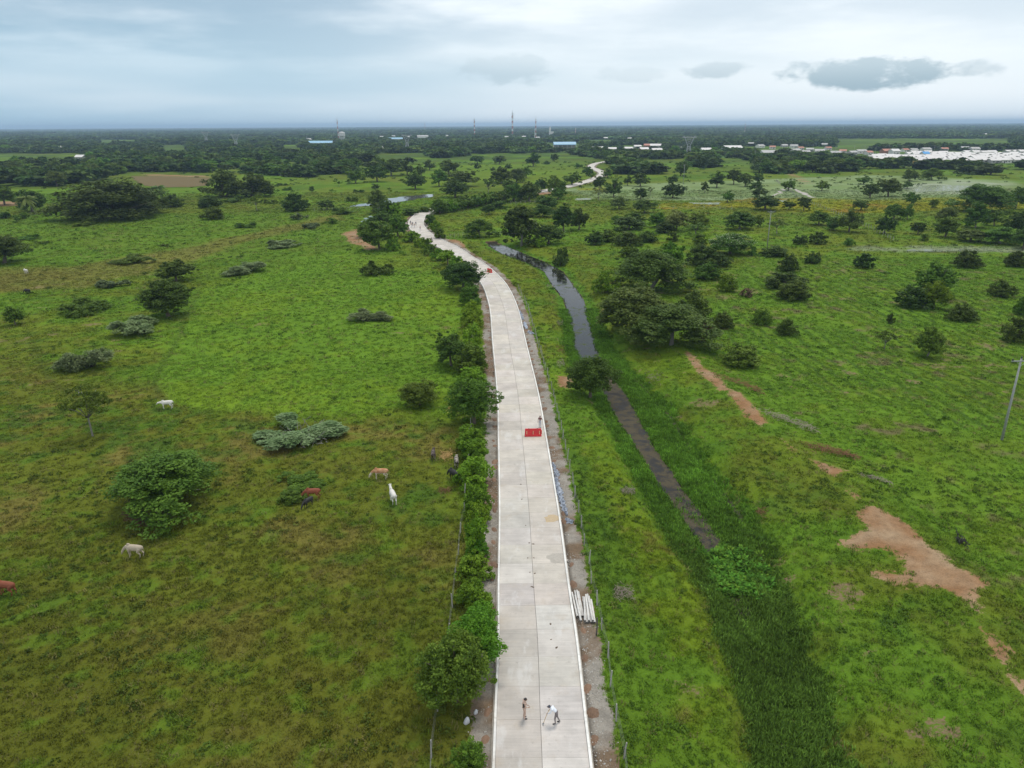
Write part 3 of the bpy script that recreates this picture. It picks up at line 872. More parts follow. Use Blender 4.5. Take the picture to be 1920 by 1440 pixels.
def pond(name, pts, mat, z, label, seed):
    P = px_poly(pts); POOLS.append(P)
    Q = []
    for i in range(len(P)):
        a, b = P[i], P[(i + 1) % len(P)]
        n = max(2, int(np.linalg.norm(b - a) / 0.8))
        for t in np.linspace(0, 1, n, endpoint=False): Q.append(a + (b - a) * t)
    Q = np.array(Q); c = Q.mean(0)
    Q = Q + (np.stack([fbm(Q[:, 0], Q[:, 1], 8, seed, 5), fbm(Q[:, 0], Q[:, 1], 8, seed + 5, 5)], 1) - 0.5) * 7
    bm = bmesh.new()
    f = bm.faces.new([bm.verts.new((q[0], q[1], z)) for q in Q]); bmesh.ops.triangulate(bm, faces=[f]); bmesh.ops.recalc_face_normals(bm, faces=bm.faces)
    if bm.faces[:] and bm.faces[:][0].normal.z < 0: bmesh.ops.reverse_faces(bm, faces=bm.faces)
    me = bpy.data.meshes.new(name); bm.to_mesh(me); bm.free(); me.materials.append(MATS[mat])
    tag(put(name, me), label, kind='structure')


pond('pond', [(246, 331), (300, 330), (392, 334), (392, 348), (345, 351), (290, 352), (262, 345)], 'brown_pond', 0.12, 'muddy brown pond among dark trees', 1)
pond('puddle', [(660, 387), (700, 378), (735, 371), (790, 365), (813, 364), (811, 369), (785, 373), (740, 380), (700, 386)], 'puddle', 0.10, 'long silver strip of standing water in the meadow', 2)
pond('pond', [(674, 416), (692, 406), (702, 404), (698, 412), (684, 419)], 'green_pond', 0.10, 'small green pool beside the thicket', 3)
for j, pts in enumerate(([(1690, 352), (1760, 347), (1830, 349), (1800, 358), (1720, 360)], [(1080, 372), (1110, 371), (1108, 375), (1078, 376)],
                         [(1290, 379), (1350, 380), (1345, 384), (1300, 383)], [(1700, 466), (1830, 466), (1930, 469), (1930, 474), (1830, 471), (1700, 470)], [(1462, 375), (1475, 374), (1474, 379), (1464, 379)])):
    pond('flood_pool', pts, 'flood_water', 0.09, 'shallow flood water shining through the wet meadow grass', 10 + j)
pond('path', [(1468, 355), (1480, 351.5), (1512, 363), (1527, 371), (1520, 371), (1504, 364), (1479, 353.5)], 'sand_grey', 0.07, 'pale trodden path across the wet meadow', 30)
pond('path', [(1440, 369), (1462, 359), (1470, 354), (1473, 355), (1466, 360.5), (1444, 370)], 'sand_grey', 0.07, 'pale trodden path leading to the lone meadow tree', 31)
# ------------------------------------------------------------------ plants: unit meshes (crown 1 wide, 1 high)
def leaves(C, rad, per, size, flat, r, up=0.5, asp=1.7, out_c=(0, 0, 0.45), shell=0.55):
    """leaf quads spread through clumps: C (n,3) centres, rad (n,3) clump radii"""
    n = len(C)
    D = r.normal(size=(n, per, 3)); D /= np.linalg.norm(D, axis=2)[..., None]
    D *= (shell + (1 - shell) * r.random((n, per, 1)))
    P = (C[:, None] + D * rad[:, None]).reshape(-1, 3)
    keep = P[:, 2] > 0.01
    N = P - np.asarray(out_c); N /= np.linalg.norm(N, axis=1)[:, None] + 1e-6
    N = N * 0.30 + D.reshape(-1, 3) * 0.30 + r.normal(size=P.shape) * (0.75 * (1 - 0.5 * flat)); N[:, 2] += up + flat * 1.0
    N /= np.linalg.norm(N, axis=1)[:, None]
    A = np.cross(N, r.normal(size=P.shape)); A /= np.linalg.norm(A, axis=1)[:, None]; B = np.cross(N, A)
    s = size * (0.55 + 0.9 * r.random((len(P), 1)))
    V = np.stack([P - A * s * asp * 0.5, P + B * s * 0.5 + N * s * 0.12, P + A * s * asp * 0.5, P - B * s * 0.5 + N * s * 0.12], 1)
    tone = np.clip(np.repeat(r.random(n), per) * 0.85 + r.random(len(P)) * 0.4 - 0.12, 0, 1.2)
    return V[keep], tone[keep]


def leaf_mesh(name, parts, mats):
    V = np.concatenate([p[0] for p in parts]); T = np.concatenate([p[1] for p in parts])
    fm = np.concatenate([np.full(len(p[0]), p[2]) for p in parts])
    n = len(V)
    me = mesh_np(name, V.reshape(-1, 3), np.arange(4 * n).reshape(n, 4), mats, fm)
    attr(me, 'tone', 'FLOAT', 'FACE', T)
    return me


def clumps(kind, n, r):
    lob = r.random(6) * 6.28
    def wob(th): return 1 + 0.15 * np.sin(2 * th + lob[0]) + 0.13 * np.sin(3 * th + lob[1]) + 0.10 * np.sin(5 * th + lob[2])
    th = r.random(n) * 2 * math.pi
    if kind in ('bush', 'tall'):
        ph = np.arcsin(r.random(n) ** 0.9); q = 0.30 + 0.16 * r.random(n) ** 0.5
        low = r.random(n) < 0.25
        rr = q * np.cos(ph) * wob(th); z = 0.14 + 0.75 * np.sin(ph) * (0.88 + 0.24 * r.random(n)) * (q / 0.46)
        C = np.stack([rr * np.cos(th), rr * np.sin(th), np.where(low, 0.10 + 0.2 * r.random(n), z)], 1)
        cr = 0.055 + 0.08 * r.random(n) ** 1.5; rad = np.stack([cr, cr, cr * 0.9], 1)
    elif kind == 'round':
        u = r.random(n) * 1.75 - 0.75; ph = np.arcsin(np.clip(u, -0.8, 1)); q = 0.22 + 0.21 * r.random(n) ** 0.5
        lump = 0.78 + 0.45 * np.sin(3 * th + lob[3] + 4 * ph) * np.sin(2 * ph + lob[4]); out = r.random(n) < 0.12; q = np.where(out, q + 0.07, q)
        rr = q * np.cos(ph) * wob(th) * 1.05 * (0.55 + 0.45 * lump); z = 0.53 + 0.42 * np.sin(ph) * (q / 0.43) * (0.65 + 0.35 * lump + 0.2 * r.random(n))
        C = np.stack([rr * np.cos(th), rr * np.sin(th), z], 1)
        cr = np.where(out, 0.035, 0.05 + 0.075 * r.random(n) ** 1.5); rad = np.stack([cr * 1.15, cr * 1.15, cr * 0.8], 1)
    elif kind == 'umbrella':
        rr = 0.43 * np.sqrt(r.random(n)) * wob(th)
        top = 0.95 - 0.55 * (rr / 0.46) ** 2.0 + 0.10 * np.sin(5 * th + lob[3]) * np.sin(rr * 14 + lob[4])
        z = top - r.choice([0, 0, 0.12, 0.26, 0.45], n) * r.random(n)
        C = np.stack([rr * np.cos(th), rr * np.sin(th), np.maximum(z, 0.14)], 1)
        cr = 0.045 + 0.07 * r.random(n); rad = np.stack([cr * 1.15, cr * 1.15, cr * 0.75], 1)
    elif kind == 'sprawl':
        nm = 8; k = r.integers(0, nm, n); mc = np.stack([r.uniform(-.40, .40, nm), r.uniform(-.30, .30, nm)], 1)
        hh = 0.30 + 0.62 * r.random(nm) ** 1.3; mr = 0.10 + 0.12 * r.random(nm); pr = r.random(n) ** 0.5 * mr[k]
        C = np.stack([mc[k, 0] + pr * np.cos(th), mc[k, 1] + pr * np.sin(th), hh[k] * (0.95 - (pr / (mr[k] + .03)) ** 2 * 0.8)], 1)
        cr = 0.035 + 0.05 * r.random(n); rad = np.stack([cr, cr, cr * 2.0], 1)
    elif kind == 'sparse':
        rr = 0.46 * r.random(n) ** 0.6
        C = np.stack([rr * np.cos(th), rr * np.sin(th), 0.50 + 0.45 * r.random(n) * (1 - 0.4 * rr / 0.46)], 1)
        cr = 0.045 + 0.05 * r.random(n); rad = np.stack([cr * 1.3, cr * 1.3, cr * 0.6], 1)
    return C, rad


def limb_mesh(name, kind, C, r, mat, nl=7):
    mb = MB(); lean = r.normal(size=2) * 0.03
    if kind in ('bush', 'tall', 'sprawl'):
        base = np.array([0, 0, -0.03])
        for i in r.choice(len(C), min(nl, len(C)), replace=False):
            c = C[i]; mid = base * 0.5 + c * 0.5 + np.array([0, 0, 0.06])
            b = base + np.array([r.normal() * 0.03, r.normal() * 0.03, 0])
            mb.tube([b, mid, c], [0.018, 0.012, 0.004], 5)
    else:
        tw = {'umbrella': 0.026, 'round': 0.030, 'sparse': 0.016}[kind]
        fork = np.array([lean[0], lean[1], 0.34 if kind != 'sparse' else 0.36])
        mb.tube([(0, 0, -0.04), (0, 0, 0.02), fork * np.array([.5, .5, .55]), fork], [tw * 1.5, tw * 1.15, tw * 0.95, tw * 0.85], 7)
        for i in r.choice(len(C), min(nl + 3, len(C)), replace=False):
            c = C[i]; mid = fork * 0.45 + c * 0.55; mid[2] = fork[2] * 0.35 + c[2] * 0.65
            mb.tube([fork - [0, 0, 0.02], mid, c], [tw * 0.6, tw * 0.36, tw * 0.10], 5)
    return mb.mesh(name, [mat], True)


LIB = {}


def plant_lib(kind, leaf, tier, var):
    key = (kind, leaf, tier, var)
    if key in LIB: return LIB[key]
    r = np.random.default_rng(hash_str(f'{kind}{leaf}{var}'))
    nC, per, size = {0: (150, 96, 0.0195), 1: (85, 50, 0.035), 2: (44, 24, 0.066), 3: (24, 12, 0.11)}[tier]
    flat = 0.0; asp = 1.7; up = 0.45
    if kind == 'umbrella': nC = int(nC * 1.25); flat = 0.1; size *= 0.95; up = 0.5
    if kind == 'sprawl': nC = int(nC * 0.9); size *= 1.0; up = 0.1; asp = 2.3
    if kind == 'sparse': nC = max(14, int(nC * 0.36)); per = int(per * 0.9); size *= 1.0
    C, rad = clumps(kind, nC, r)
    P = [leaves(C, rad, per, size, flat, r, up, asp) + (0,)]
    mats = [leaf]
    if kind != 'sparse' and leaf != 'leaf_dry':
        # a loose inner fill so that the middle of the crown is closed
        C2 = C * np.array([0.55, 0.55, 0.75]) + np.array([0, 0, 0.04 if kind != 'round' else 0.14]); P.append(leaves(C2, rad, max(4, per // 4), size * 1.3, flat, r) + (0,))
    if leaf == 'flower':
        mats = ['leaf_mid', 'blossom']
        tops = C[C[:, 2] > 0.45]; rr_ = rad[C[:, 2] > 0.45]
        q = leaves(tops + np.array([0, 0, 0.03]), rr_ * 1.12, max(3, per // 6), size * 0.55, 0.2, r, asp=1.1, shell=0.95)
        P.append(q + (1,))
    crown = leaf_mesh('crown', P, mats)
    trunk = limb_mesh('trunk', kind, C, r, 'bark_grey' if kind in ('sparse', 'umbrella') else 'bark')
    LIB[key] = (crown, trunk)
    return LIB[key]


def hash_str(s):
    h = 2166136261
    for ch in s: h = ((h ^ ord(ch)) * 16777619) & 0xffffffff
    return h


PLANTED = []


def plant(name, kind, leaf, box, label, cat, group=None, rz=None, hs=1.0, var=None):
    x, y, w, h = survey(*box)
    h *= hs
    return plant_at(name, kind, leaf, x, y, w, h, label, cat, group, rz, var, box[2] - box[0])


def plant_at(name, kind, leaf, x, y, w, h, label, cat, group=None, rz=None, var=None, px=30, parts=True):
    tier = 0 if px > 75 else 1 if px > 34 else 2 if px > 16 else 3
    if var is None: var = random.randrange(3 if tier else 4)
    crown, trunk = plant_lib(kind, leaf, tier, var)
    e = bpy.data.objects.new(name, None); COL.objects.link(e)
    e.location = (x, y, gz(x, y)); e.rotation_euler = (0, 0, random.random() * 6.28 if rz is None else rz); w *= 1.10; h *= 1.04; e.scale = (w, w, h)
    e.empty_display_size = 0.2
    put('crown', crown, e); put('trunk', trunk, e)
    tag(e, label, cat, group)
    PLANTED.append((x, y, w))
    return e


B, U, O, S, P_, T = 'bush', 'umbrella', 'round', 'sprawl', 'sparse', 'tall'
D_, M_, L_, Gy, Pa, Fe, Dr, Fl = 'leaf_dark', 'leaf_mid', 'leaf_bright', 'leaf_grey', 'leaf_pale', 'leaf_feather', 'leaf_dry', 'flower'
NAME = {B: 'bush', U: 'spreading_tree', O: 'tree', S: 'sprawling_shrub', P_: 'sparse_tree', T: 'bush'}
CATG = {B: 'bush', U: 'tree', O: 'tree', S: 'shrub', P_: 'tree', T: 'bush'}

# plants one can single out by look or by neighbours
for kind, leaf, box, label in [
    (U, M_, (210, 842, 404, 976), 'broad low spreading tree with bare reddish soil in its shade, in the cattle pasture'),
    (P_, M_, (120, 712, 207, 828), 'thin open grey-stemmed tree in the cattle pasture beside a black and white cow'),
    (O, D_, (262, 522, 358, 598), 'dark tiered tree standing against a long grey-green shrub in the cattle pasture'),
    (O, D_, (293, 487, 362, 530), 'compact dark dome-shaped tree behind the dark tiered tree in the cattle pasture'),
    (S, Gy, (206, 588, 328, 632), 'long grey-green shrub at the foot of the dark tiered tree'),
    (S, Gy, (118, 642, 218, 696), 'rounded grey-green large-leaved shrub on the dry part of the cattle pasture'),
    (S, Gy, (472, 778, 640, 842), 'wide leafy shrub clump half hiding a heap of bare grey branches'),
    (S, M_, (520, 884, 606, 918), 'low green shrub just behind the red cow lying in the pasture'),
    (B, M_, (524, 916, 572, 946), 'small pale bush beside the dark calf in the pasture'),
    (S, Gy, (644, 578, 726, 608), 'lone low silvery shrub in the middle of the bright green meadow'),
    (O, M_, (748, 710, 824, 766), 'round open-crowned bush standing alone on the meadow near the roadside hedge'),
    (O, D_, (812, 622, 878, 692), 'dark bushy tree touching the roadside hedge on its meadow side'),
    (O, M_, (840, 706, 937, 804), 'hedge tree with bare twigs whose crown hangs over the kerb'),
    (O, L_, (832, 1142, 948, 1262), 'bright leafy tree reaching over the kerb beside the lone walkers'),
    (O, M_, (786, 1182, 922, 1338), 'dark green tree below the bright leafy tree at the kerb'),
    (O, D_, (828, 488, 908, 548), 'dark tree overhanging the road opposite the far red barrier'),
    (O, D_, (1062, 652, 1154, 748), 'dark round tree leaning over the canal next to a bare earth patch'),
    (U, D_, (1156, 466, 1286, 552), 'huge dark umbrella-shaped tree at the head of the canal bank grove'),
    (U, Fe, (1118, 532, 1262, 642), 'wide flat-topped tree in the middle of the canal bank grove'),
    (U, Fe, (1188, 572, 1334, 664), 'feathery pale-topped spreading tree with pale forked trunk in the canal bank grove'),
    (B, L_, (1112, 500, 1162, 552), 'glossy green bush at the edge of the canal bank grove'),
    (O, L_, (1232, 452, 1288, 506), 'bright bushy tree behind the huge dark umbrella tree'),
    (B, M_, (1164, 457, 1198, 484), 'small rounded bush peeping out behind the huge dark umbrella tree'),
    (B, D_, (1268, 538, 1332, 606), 'dark bush on the pasture side of the canal bank grove'),
    (B, Dr, (1294, 600, 1336, 644), 'withered reddish bush at the foot of the canal bank grove'),
    (B, M_, (1356, 636, 1430, 690), 'large solitary round bush close to the bare dirt path'),
    (O, Fl, (1328, 436, 1412, 480), 'tree covered with cream blossom in the pasture beyond the canal'),
    (B, Dr, (1386, 538, 1412, 558), 'small dry brown bush in the pasture beyond the canal'),
    (U, M_, (1718, 612, 1770, 672), 'small leaning umbrella-crowned sapling in the rough pasture'),
    (P_, D_, (1642, 616, 1680, 658), 'small feathery sapling with a dark skirt of weeds in the rough pasture'),
    (O, M_, (1722, 495, 1794, 560), 'tall bushy tree at the centre of a clump in the rough pasture'),
    (B, D_, (1682, 530, 1748, 578), 'dark bush at the foot of the tall bushy tree in the rough pasture'),
    (O, L_, (1732, 524, 1778, 580), 'lighter green small tree before the tall bushy tree in the rough pasture'),
    (U, M_, (872, 410, 928, 446), 'neat umbrella-shaped tree with its shade lying across a white post fence'),
    (U, D_, (942, 388, 1014, 462), 'big dark layered tree beside the upper end of the canal'),
    (B, L_, (998, 436, 1022, 464), 'light green bush at the foot of the big dark layered tree'),
    (O, D_, (998, 422, 1060, 460), 'dark low tree next to the big dark layered tree'),
    (T, Fe, (1038, 455, 1067, 494), 'upright fan-shaped feathery bush on the grass beside the canal'),
    (B, D_, (110, 330, 300, 412), 'immense dark low-spreading tree with foliage down to the grass'),
    (B, D_, (380, 316, 450, 370), 'left one of two great dark trees by the brown pond, the taller'),
    (B, D_, (436, 322, 510, 370), 'broader of two great dark trees, on the side away from the brown pond'),
    (U, Fe, (688, 358, 728, 400), 'feathery tree rising above the thicket at the road bend'),
    (U, M_, (1358, 398, 1418, 432), 'wide flat-crowned tree with deep shade beyond the blossom tree'),
    (O, M_, (1465, 335, 1494, 358), 'round lone tree where the pale meadow paths meet'),
    (U, M_, (1794, 348, 1894, 398), 'large domed tree at the edge of the flooded meadow'),
]:
    plant(NAME[kind], kind, leaf, box, label, CATG[kind])

# look-alikes, set by set
SETS = [
    ('in the hedge between kerb and cattle pasture', [
        (B, L_, (852, 1385, 908, 1450)), (B, L_, (880, 1120, 925, 1170)), (B, L_, (874, 720, 900, 745)), (B, L_, (876, 940, 914, 985)), (B, L_, (868, 825, 908, 868)), (B, M_, (876, 1000, 916, 1045)), (B, L_, (872, 640, 904, 672)), (B, L_, (868, 585, 900, 622)), (B, M_, (862, 1080, 915, 1145)), (B, L_, (858, 1030, 922, 1092)), (B, L_, (866, 962, 913, 1040)), (B, L_, (868, 902, 917, 966)),
        (B, L_, (860, 848, 920, 918)), (B, L_, (858, 792, 906, 850)), (B, M_, (864, 686, 908, 722)), (B, L_, (860, 648, 907, 700)), (B, L_, (868, 600, 906, 655)),
        (B, L_, (864, 558, 902, 612)), (B, M_, (866, 528, 898, 572)), (B, L_, (850, 488, 878, 512)), (B, M_, (838, 478, 866, 504)), (B, L_, (824, 470, 850, 496)), (B, M_, (812, 462, 838, 487)),
        (B, L_, (800, 455, 822, 477)), (B, M_, (786, 447, 808, 469)), (B, L_, (774, 440, 794, 462)), (B, M_, (760, 430, 784, 452))]),
    ('on the open cattle pasture', [
        (S, M_, (103, 550, 199, 588)), (S, Gy, (183, 515, 238, 540)), (S, M_, (208, 475, 284, 495)), (S, Gy, (410, 486, 500, 514)), (S, Gy, (488, 444, 562, 464)), (S, M_, (676, 488, 732, 517)),
        (S, Gy, (545, 396, 579, 412)), (S, Gy, (562, 413, 604, 429)), (S, M_, (445, 414, 484, 428)), (S, M_, (136, 408, 174, 424)), (S, M_, (-10, 394, 28, 410)), (S, M_, (624, 386, 670, 401)),
        (S, M_, (650, 367, 672, 378)), (S, M_, (664, 354, 684, 361)), (S, M_, (414, 366, 458, 379)), (S, M_, (496, 372, 522, 382)), (S, M_, (520, 342, 542, 348)), (S, M_, (528, 350, 550, 357)), (S, M_, (30, 438, 72, 450)), (S, M_, (70, 450, 95, 458))]),
    ('apart on the far cattle pasture', [
        (O, D_, (-42, 440, 48, 496)), (B, D_, (300, 362, 342, 389)), (B, D_, (370, 364, 414, 390)), (B, M_, (380, 386, 418, 412)), (B, D_, (525, 361, 578, 396)), (P_, M_, (462, 364, 498, 396)), (O, Fe, (596, 374, 628, 394)),
        (O, M_, (6, 574, 44, 612)), (B, M_, (613, 406, 634, 420)), (O, M_, (578, 349, 592, 360)), (O, D_, (696, 343, 711, 356)), (O, M_, (24, 404, 38, 416)), (B, M_, (36, 396, 54, 410)), (O, Fe, (465, 340, 480, 352)),
        (B, M_, (300, 455, 316, 462)), (O, M_, (-20, 350, 30, 385)), (O, D_, (28, 358, 84, 398)), (P_, M_, (628, 338, 642, 350)), (P_, M_, (646, 336, 658, 346))]),
    ('in the thicket beside the road bend', [
        (O, M_, (668, 412, 708, 446)), (O, M_, (676, 414, 744, 470)), (B, L_, (722, 436, 748, 470)), (O, M_, (692, 396, 740, 424)), (O, M_, (722, 402, 768, 446)), (O, L_, (728, 378, 752, 412)), (O, D_, (706, 376, 746, 412)), (B, M_, (752, 388, 786, 404)),
        (B, M_, (795, 398, 818, 422)), (B, L_, (803, 408, 828, 434)), (B, M_, (812, 424, 836, 448)), (O, M_, (806, 374, 842, 402)), (B, L_, (836, 372, 860, 398)), (B, M_, (782, 384, 812, 398))]),
    ('lining the far stretch of the concrete road', [(random.choice([O, O, B]), random.choice([D_, M_, M_]), (x_ - 17, 392 - (x_ - 825) * 0.168 - 15, x_ + 17, 392 - (x_ - 825) * 0.168 + 8)) for x_ in range(826, 1008, 17)] + [
        (B, D_, (856, 364, 886, 390)), (B, M_, (880, 362, 912, 386)), (B, M_, (904, 358, 936, 382)), (O, M_, (946, 344, 982, 378)), (O, D_, (972, 342, 1012, 378)), (O, D_, (1002, 335, 1028, 358)), (O, M_, (1024, 330, 1058, 364)),
        (O, M_, (1030, 352, 1062, 374)), (O, D_, (940, 338, 966, 358)), (O, M_, (1056, 323, 1090, 347)), (O, D_, (1088, 312, 1112, 330)), (O, M_, (1075, 306, 1092, 316)), (B, L_, (1040, 338, 1060, 352)), (O, D_, (1112, 330, 1136, 356)),
        (O, M_, (1100, 318, 1116, 336)), (O, M_, (1128, 316, 1150, 334)), (B, M_, (916, 374, 950, 392))]),
    ('on the bright meadow beyond the road bend', [
        (O, M_, (648, 319, 684, 344)), (O, D_, (684, 309, 729, 341)), (O, M_, (638, 314, 660, 328)), (U, D_, (708, 300, 758, 330)), (O, D_, (748, 304, 778, 328)), (O, M_, (778, 308, 800, 332)), (O, D_, (756, 324, 800, 355)),
        (O, D_, (792, 301, 818, 319)), (O, D_, (820, 301, 862, 326)), (O, M_, (806, 319, 840, 350)), (O, D_, (832, 321, 898, 350)), (O, D_, (826, 336, 880, 371)), (O, D_, (880, 292, 910, 307)), (O, D_, (922, 292, 950, 308)), (O, D_, (984, 288, 1016, 312)),
        (B, D_, (889, 306, 901, 316)), (B, D_, (919, 311, 929, 320)), (B, D_, (934, 311, 943, 318)), (B, D_, (946, 306, 960, 316)), (B, D_, (1017, 300, 1031, 308)), (O, D_, (1031, 289, 1048, 303)), (U, M_, (918, 316, 962, 344)), (U, Fe, (950, 316, 988, 342)), (O, M_, (974, 314, 1000, 334)), (P_, Fe, (898, 332, 932, 368)),
        (O, D_, (903, 382, 930, 403)), (O, D_, (1002, 368, 1048, 394)), (U, M_, (996, 384, 1038, 408)), (O, D_, (1036, 384, 1078, 434)), (O, D_, (1068, 393, 1104, 432))]),
    ('in the row behind the fan-shaped bush', [
        (T, D_, (1098, 430, 1132, 460)), (T, M_, (1118, 428, 1162, 454)), (T, D_, (1154, 430, 1202, 462)), (T, D_, (1194, 430, 1232, 455))]),
    ('in the scrub bordering the flooded meadow', [
        (U, Fe, (1148, 406, 1208, 432)), (B, M_, (1146, 402, 1168, 416)), (O, M_, (1168, 398, 1212, 420)), (O, M_, (1214, 398, 1252, 427)), (O, Pa, (1244, 396, 1294, 434)), (B, D_, (1228, 414, 1268, 438)), (O, M_, (1288, 400, 1330, 432)), (P_, Fe, (1284, 414, 1328, 442)),
        (B, M_, (1252, 430, 1274, 453)), (B, M_, (1298, 434, 1328, 459)), (O, Pa, (1143, 369, 1178, 393)), (O, Fe, (1188, 374, 1230, 400)), (P_, Pa, (1108, 348, 1138, 376)), (O, Fe, (1134, 338, 1168, 370))]),
    ('on the pale flooded meadow', [
        (O, D_, (1168, 330, 1186, 348)), (O, D_, (1184, 326, 1218, 350)), (O, D_, (1188, 352, 1214, 374)), (P_, Fe, (1210, 349, 1229, 367)), (O, D_, (1241, 344, 1283, 372)), (O, D_, (1251, 330, 1272, 347)), (O, D_, (1314, 341, 1330, 362)), (O, D_, (1328, 325, 1362, 352)),
        (O, M_, (1354, 358, 1376, 380)), (O, D_, (1410, 352, 1440, 370)), (O, D_, (1408, 366, 1464, 395)), (O, M_, (1468, 374, 1492, 394)), (O, D_, (1495, 369, 1522, 396)), (O, M_, (1529, 339, 1555, 358)), (O, M_, (1606, 330, 1634, 346)), (O, D_, (1616, 344, 1650, 372)),
        (O, D_, (1646, 336, 1690, 369)), (O, M_, (1692, 341, 1712, 354)), (O, D_, (1362, 318, 1392, 346)), (O, D_, (1384, 325, 1412, 350)), (O, D_, (1410, 325, 1434, 344)), (O, Fe, (1404, 340, 1432, 360)), (U, M_, (1730, 316, 1768, 338)), (U, M_, (1692, 318, 1722, 340)), (O, D_, (1262, 303, 1292, 330))]),
    ('in the grassland near the yellow weed band', [
        (O, M_, (1414, 404, 1432, 426)), (P_, Fe, (1438, 408, 1478, 440)), (O, M_, (1515, 395, 1558, 423)), (O, M_, (1546, 408, 1580, 432)), (O, Fe, (1571, 396, 1618, 437)), (O, Fe, (1598, 373, 1632, 395)), (O, M_, (1695, 361, 1724, 384)), (U, M_, (1741, 374, 1762, 390)),
        (O, M_, (1658, 383, 1698, 412)), (O, M_, (1692, 383, 1714, 413)), (O, D_, (1643, 406, 1678, 439)), (O, D_, (1708, 416, 1738, 440)), (O, M_, (1753, 410, 1798, 446)), (U, Fe, (1760, 388, 1796, 414)), (U, M_, (1810, 384, 1856, 428)), (O, M_, (1850, 396, 1884, 424)),
        (O, M_, (1890, 352, 1926, 392)), (O, D_, (1886, 398, 1934, 442)), (O, D_, (1900, 424, 1945, 468)), (U, M_, (1848, 426, 1908, 459)), (O, Fe, (1793, 428, 1852, 455)), (B, M_, (1724, 436, 1742, 452)), (B, M_, (1583, 444, 1602, 462))]),
    ('in the rough pasture beyond the canal', [
        (B, D_, (1291, 455, 1349, 500)), (B, D_, (1322, 474, 1370, 502)), (B, M_, (1300, 488, 1352, 526)), (B, L_, (1346, 509, 1382, 548)), (B, D_, (1436, 506, 1506, 542)), (B, D_, (1458, 519, 1521, 564)), (B, D_, (1461, 473, 1499, 510)), (B, D_, (1428, 458, 1480, 482)),
        (B, M_, (1404, 458, 1420, 480)), (B, D_, (1511, 469, 1543, 494)), (B, D_, (1604, 472, 1637, 504)), (B, D_, (1488, 436, 1515, 459)), (B, D_, (1518, 432, 1549, 458)), (B, M_, (1412, 573, 1447, 610)), (B, D_, (1335, 581, 1375, 616)), (B, D_, (1460, 594, 1496, 630)),
        (B, D_, (1778, 565, 1831, 602)), (B, D_, (1860, 523, 1901, 559)), (B, D_, (1791, 465, 1839, 503)), (B, D_, (1890, 468, 1930, 502)), (B, D_, (1884, 588, 1940, 644)), (B, M_, (1903, 553, 1940, 592)), (B, D_, (1664, 586, 1678, 608))]),
]
ADJ = {D_: 'dark green', M_: 'mid-green', L_: 'bright green', Gy: 'grey-green', Pa: 'pale green', Fe: 'feathery', Dr: 'withered'}
NOUN = {B: 'rounded bush', U: 'flat-topped tree', O: 'round-crowned tree', S: 'sprawling shrub', P_: 'thin open tree', T: 'thick square bush'}


def size_word(kind, w):
    a, b = {S: (5, 9), B: (3.2, 5.5), T: (4, 7)}.get(kind, (6, 11))
    return 'small ' if w < a else 'large ' if w > b else ''


for place, items in SETS:
    for kind, leaf, box in items:
        if place.startswith('in the hedge'):
            g_ = random.uniform(0, 6) * (box[2] - box[0]) / 50; box = (box[0] - g_ + random.uniform(-4, 2), box[1] - g_ * random.uniform(.4, 1.8), box[2] + g_ + random.uniform(-2, 4), box[3] + 2)
            kind = random.choice([B, B, O, T]); leaf = random.choice([L_, L_, L_, M_])
        lab = f'{size_word(kind, survey(*box)[2])}{ADJ[leaf]} {NOUN[kind]} {place}'
        plant(NAME[kind], kind, leaf, box, lab, CATG[kind], lab)


# palms
def palm_meshes(r):
    cr = []
    V = []; Fc = []; T = []
    for k in range(26):
        a = r.random() * 6.28; el = 0.9 - 1.5 * (k / 26) + r.normal() * 0.1; L = 1.0 + 0.25 * r.random()
        pts = []
        for t in np.linspace(0, 1, 7):
            e = el - 1.5 * t * t
            pts.append((math.cos(a) * L * t * math.cos(el * 0.6), math.sin(a) * L * t * math.cos(el * 0.6), L * (math.sin(el) * t - 0.55 * t * t)))
        side = np.array([-math.sin(a), math.cos(a), 0])
        for i in range(6):
            p, q = np.array(pts[i]), np.array(pts[i + 1]); w = 0.20 * math.sin(math.pi * (i + 0.8) / 7.4)
            for s_ in (-1, 1):
                b = len(V); V += [p, q, q + side * s_ * w - [0, 0, w * 0.6] + (q - p) * 0.4, p + side * s_ * w * 0.9 - [0, 0, w * 0.6] + (q - p) * 0.2]
                Fc.append((b, b + 1, b + 2, b + 3)); T.append(r.random())
    me = mesh_np('fronds', V, np.array(Fc), ['leaf_feather']); attr(me, 'tone', 'FLOAT', 'FACE', T)
    return me


fr = palm_meshes(np.random.default_rng(3))
for (bx, by, tx, ty, label) in ((66, 402, 54, 372, 'leaning palm with a bare white trunk at the edge of the left pasture'), (304, 378, 300, 352, 'slim palm standing between the brown pond and a dark bush')):
    b = G(bx, by); dep = depth_of(b); t = b + np.array([(tx - bx) * dep / FPX, 0, (by - ty) * dep / FPX / math.cos(0.12)])
    e = bpy.data.objects.new('palm_tree', None); COL.objects.link(e); e.location = b
    v = t - b
    put('trunk', MB().tube([(0, 0, -0.1), v * 0.35 + [0.25, 0, 0], v * 0.7 + [0.15, 0, 0], v], [0.30, 0.22, 0.19, 0.17], 8).mesh('trunk', ['bark_grey'], True), e)
    put('fronds', fr, e, loc=v, sc=3.6)
    tag(e, label, 'palm')

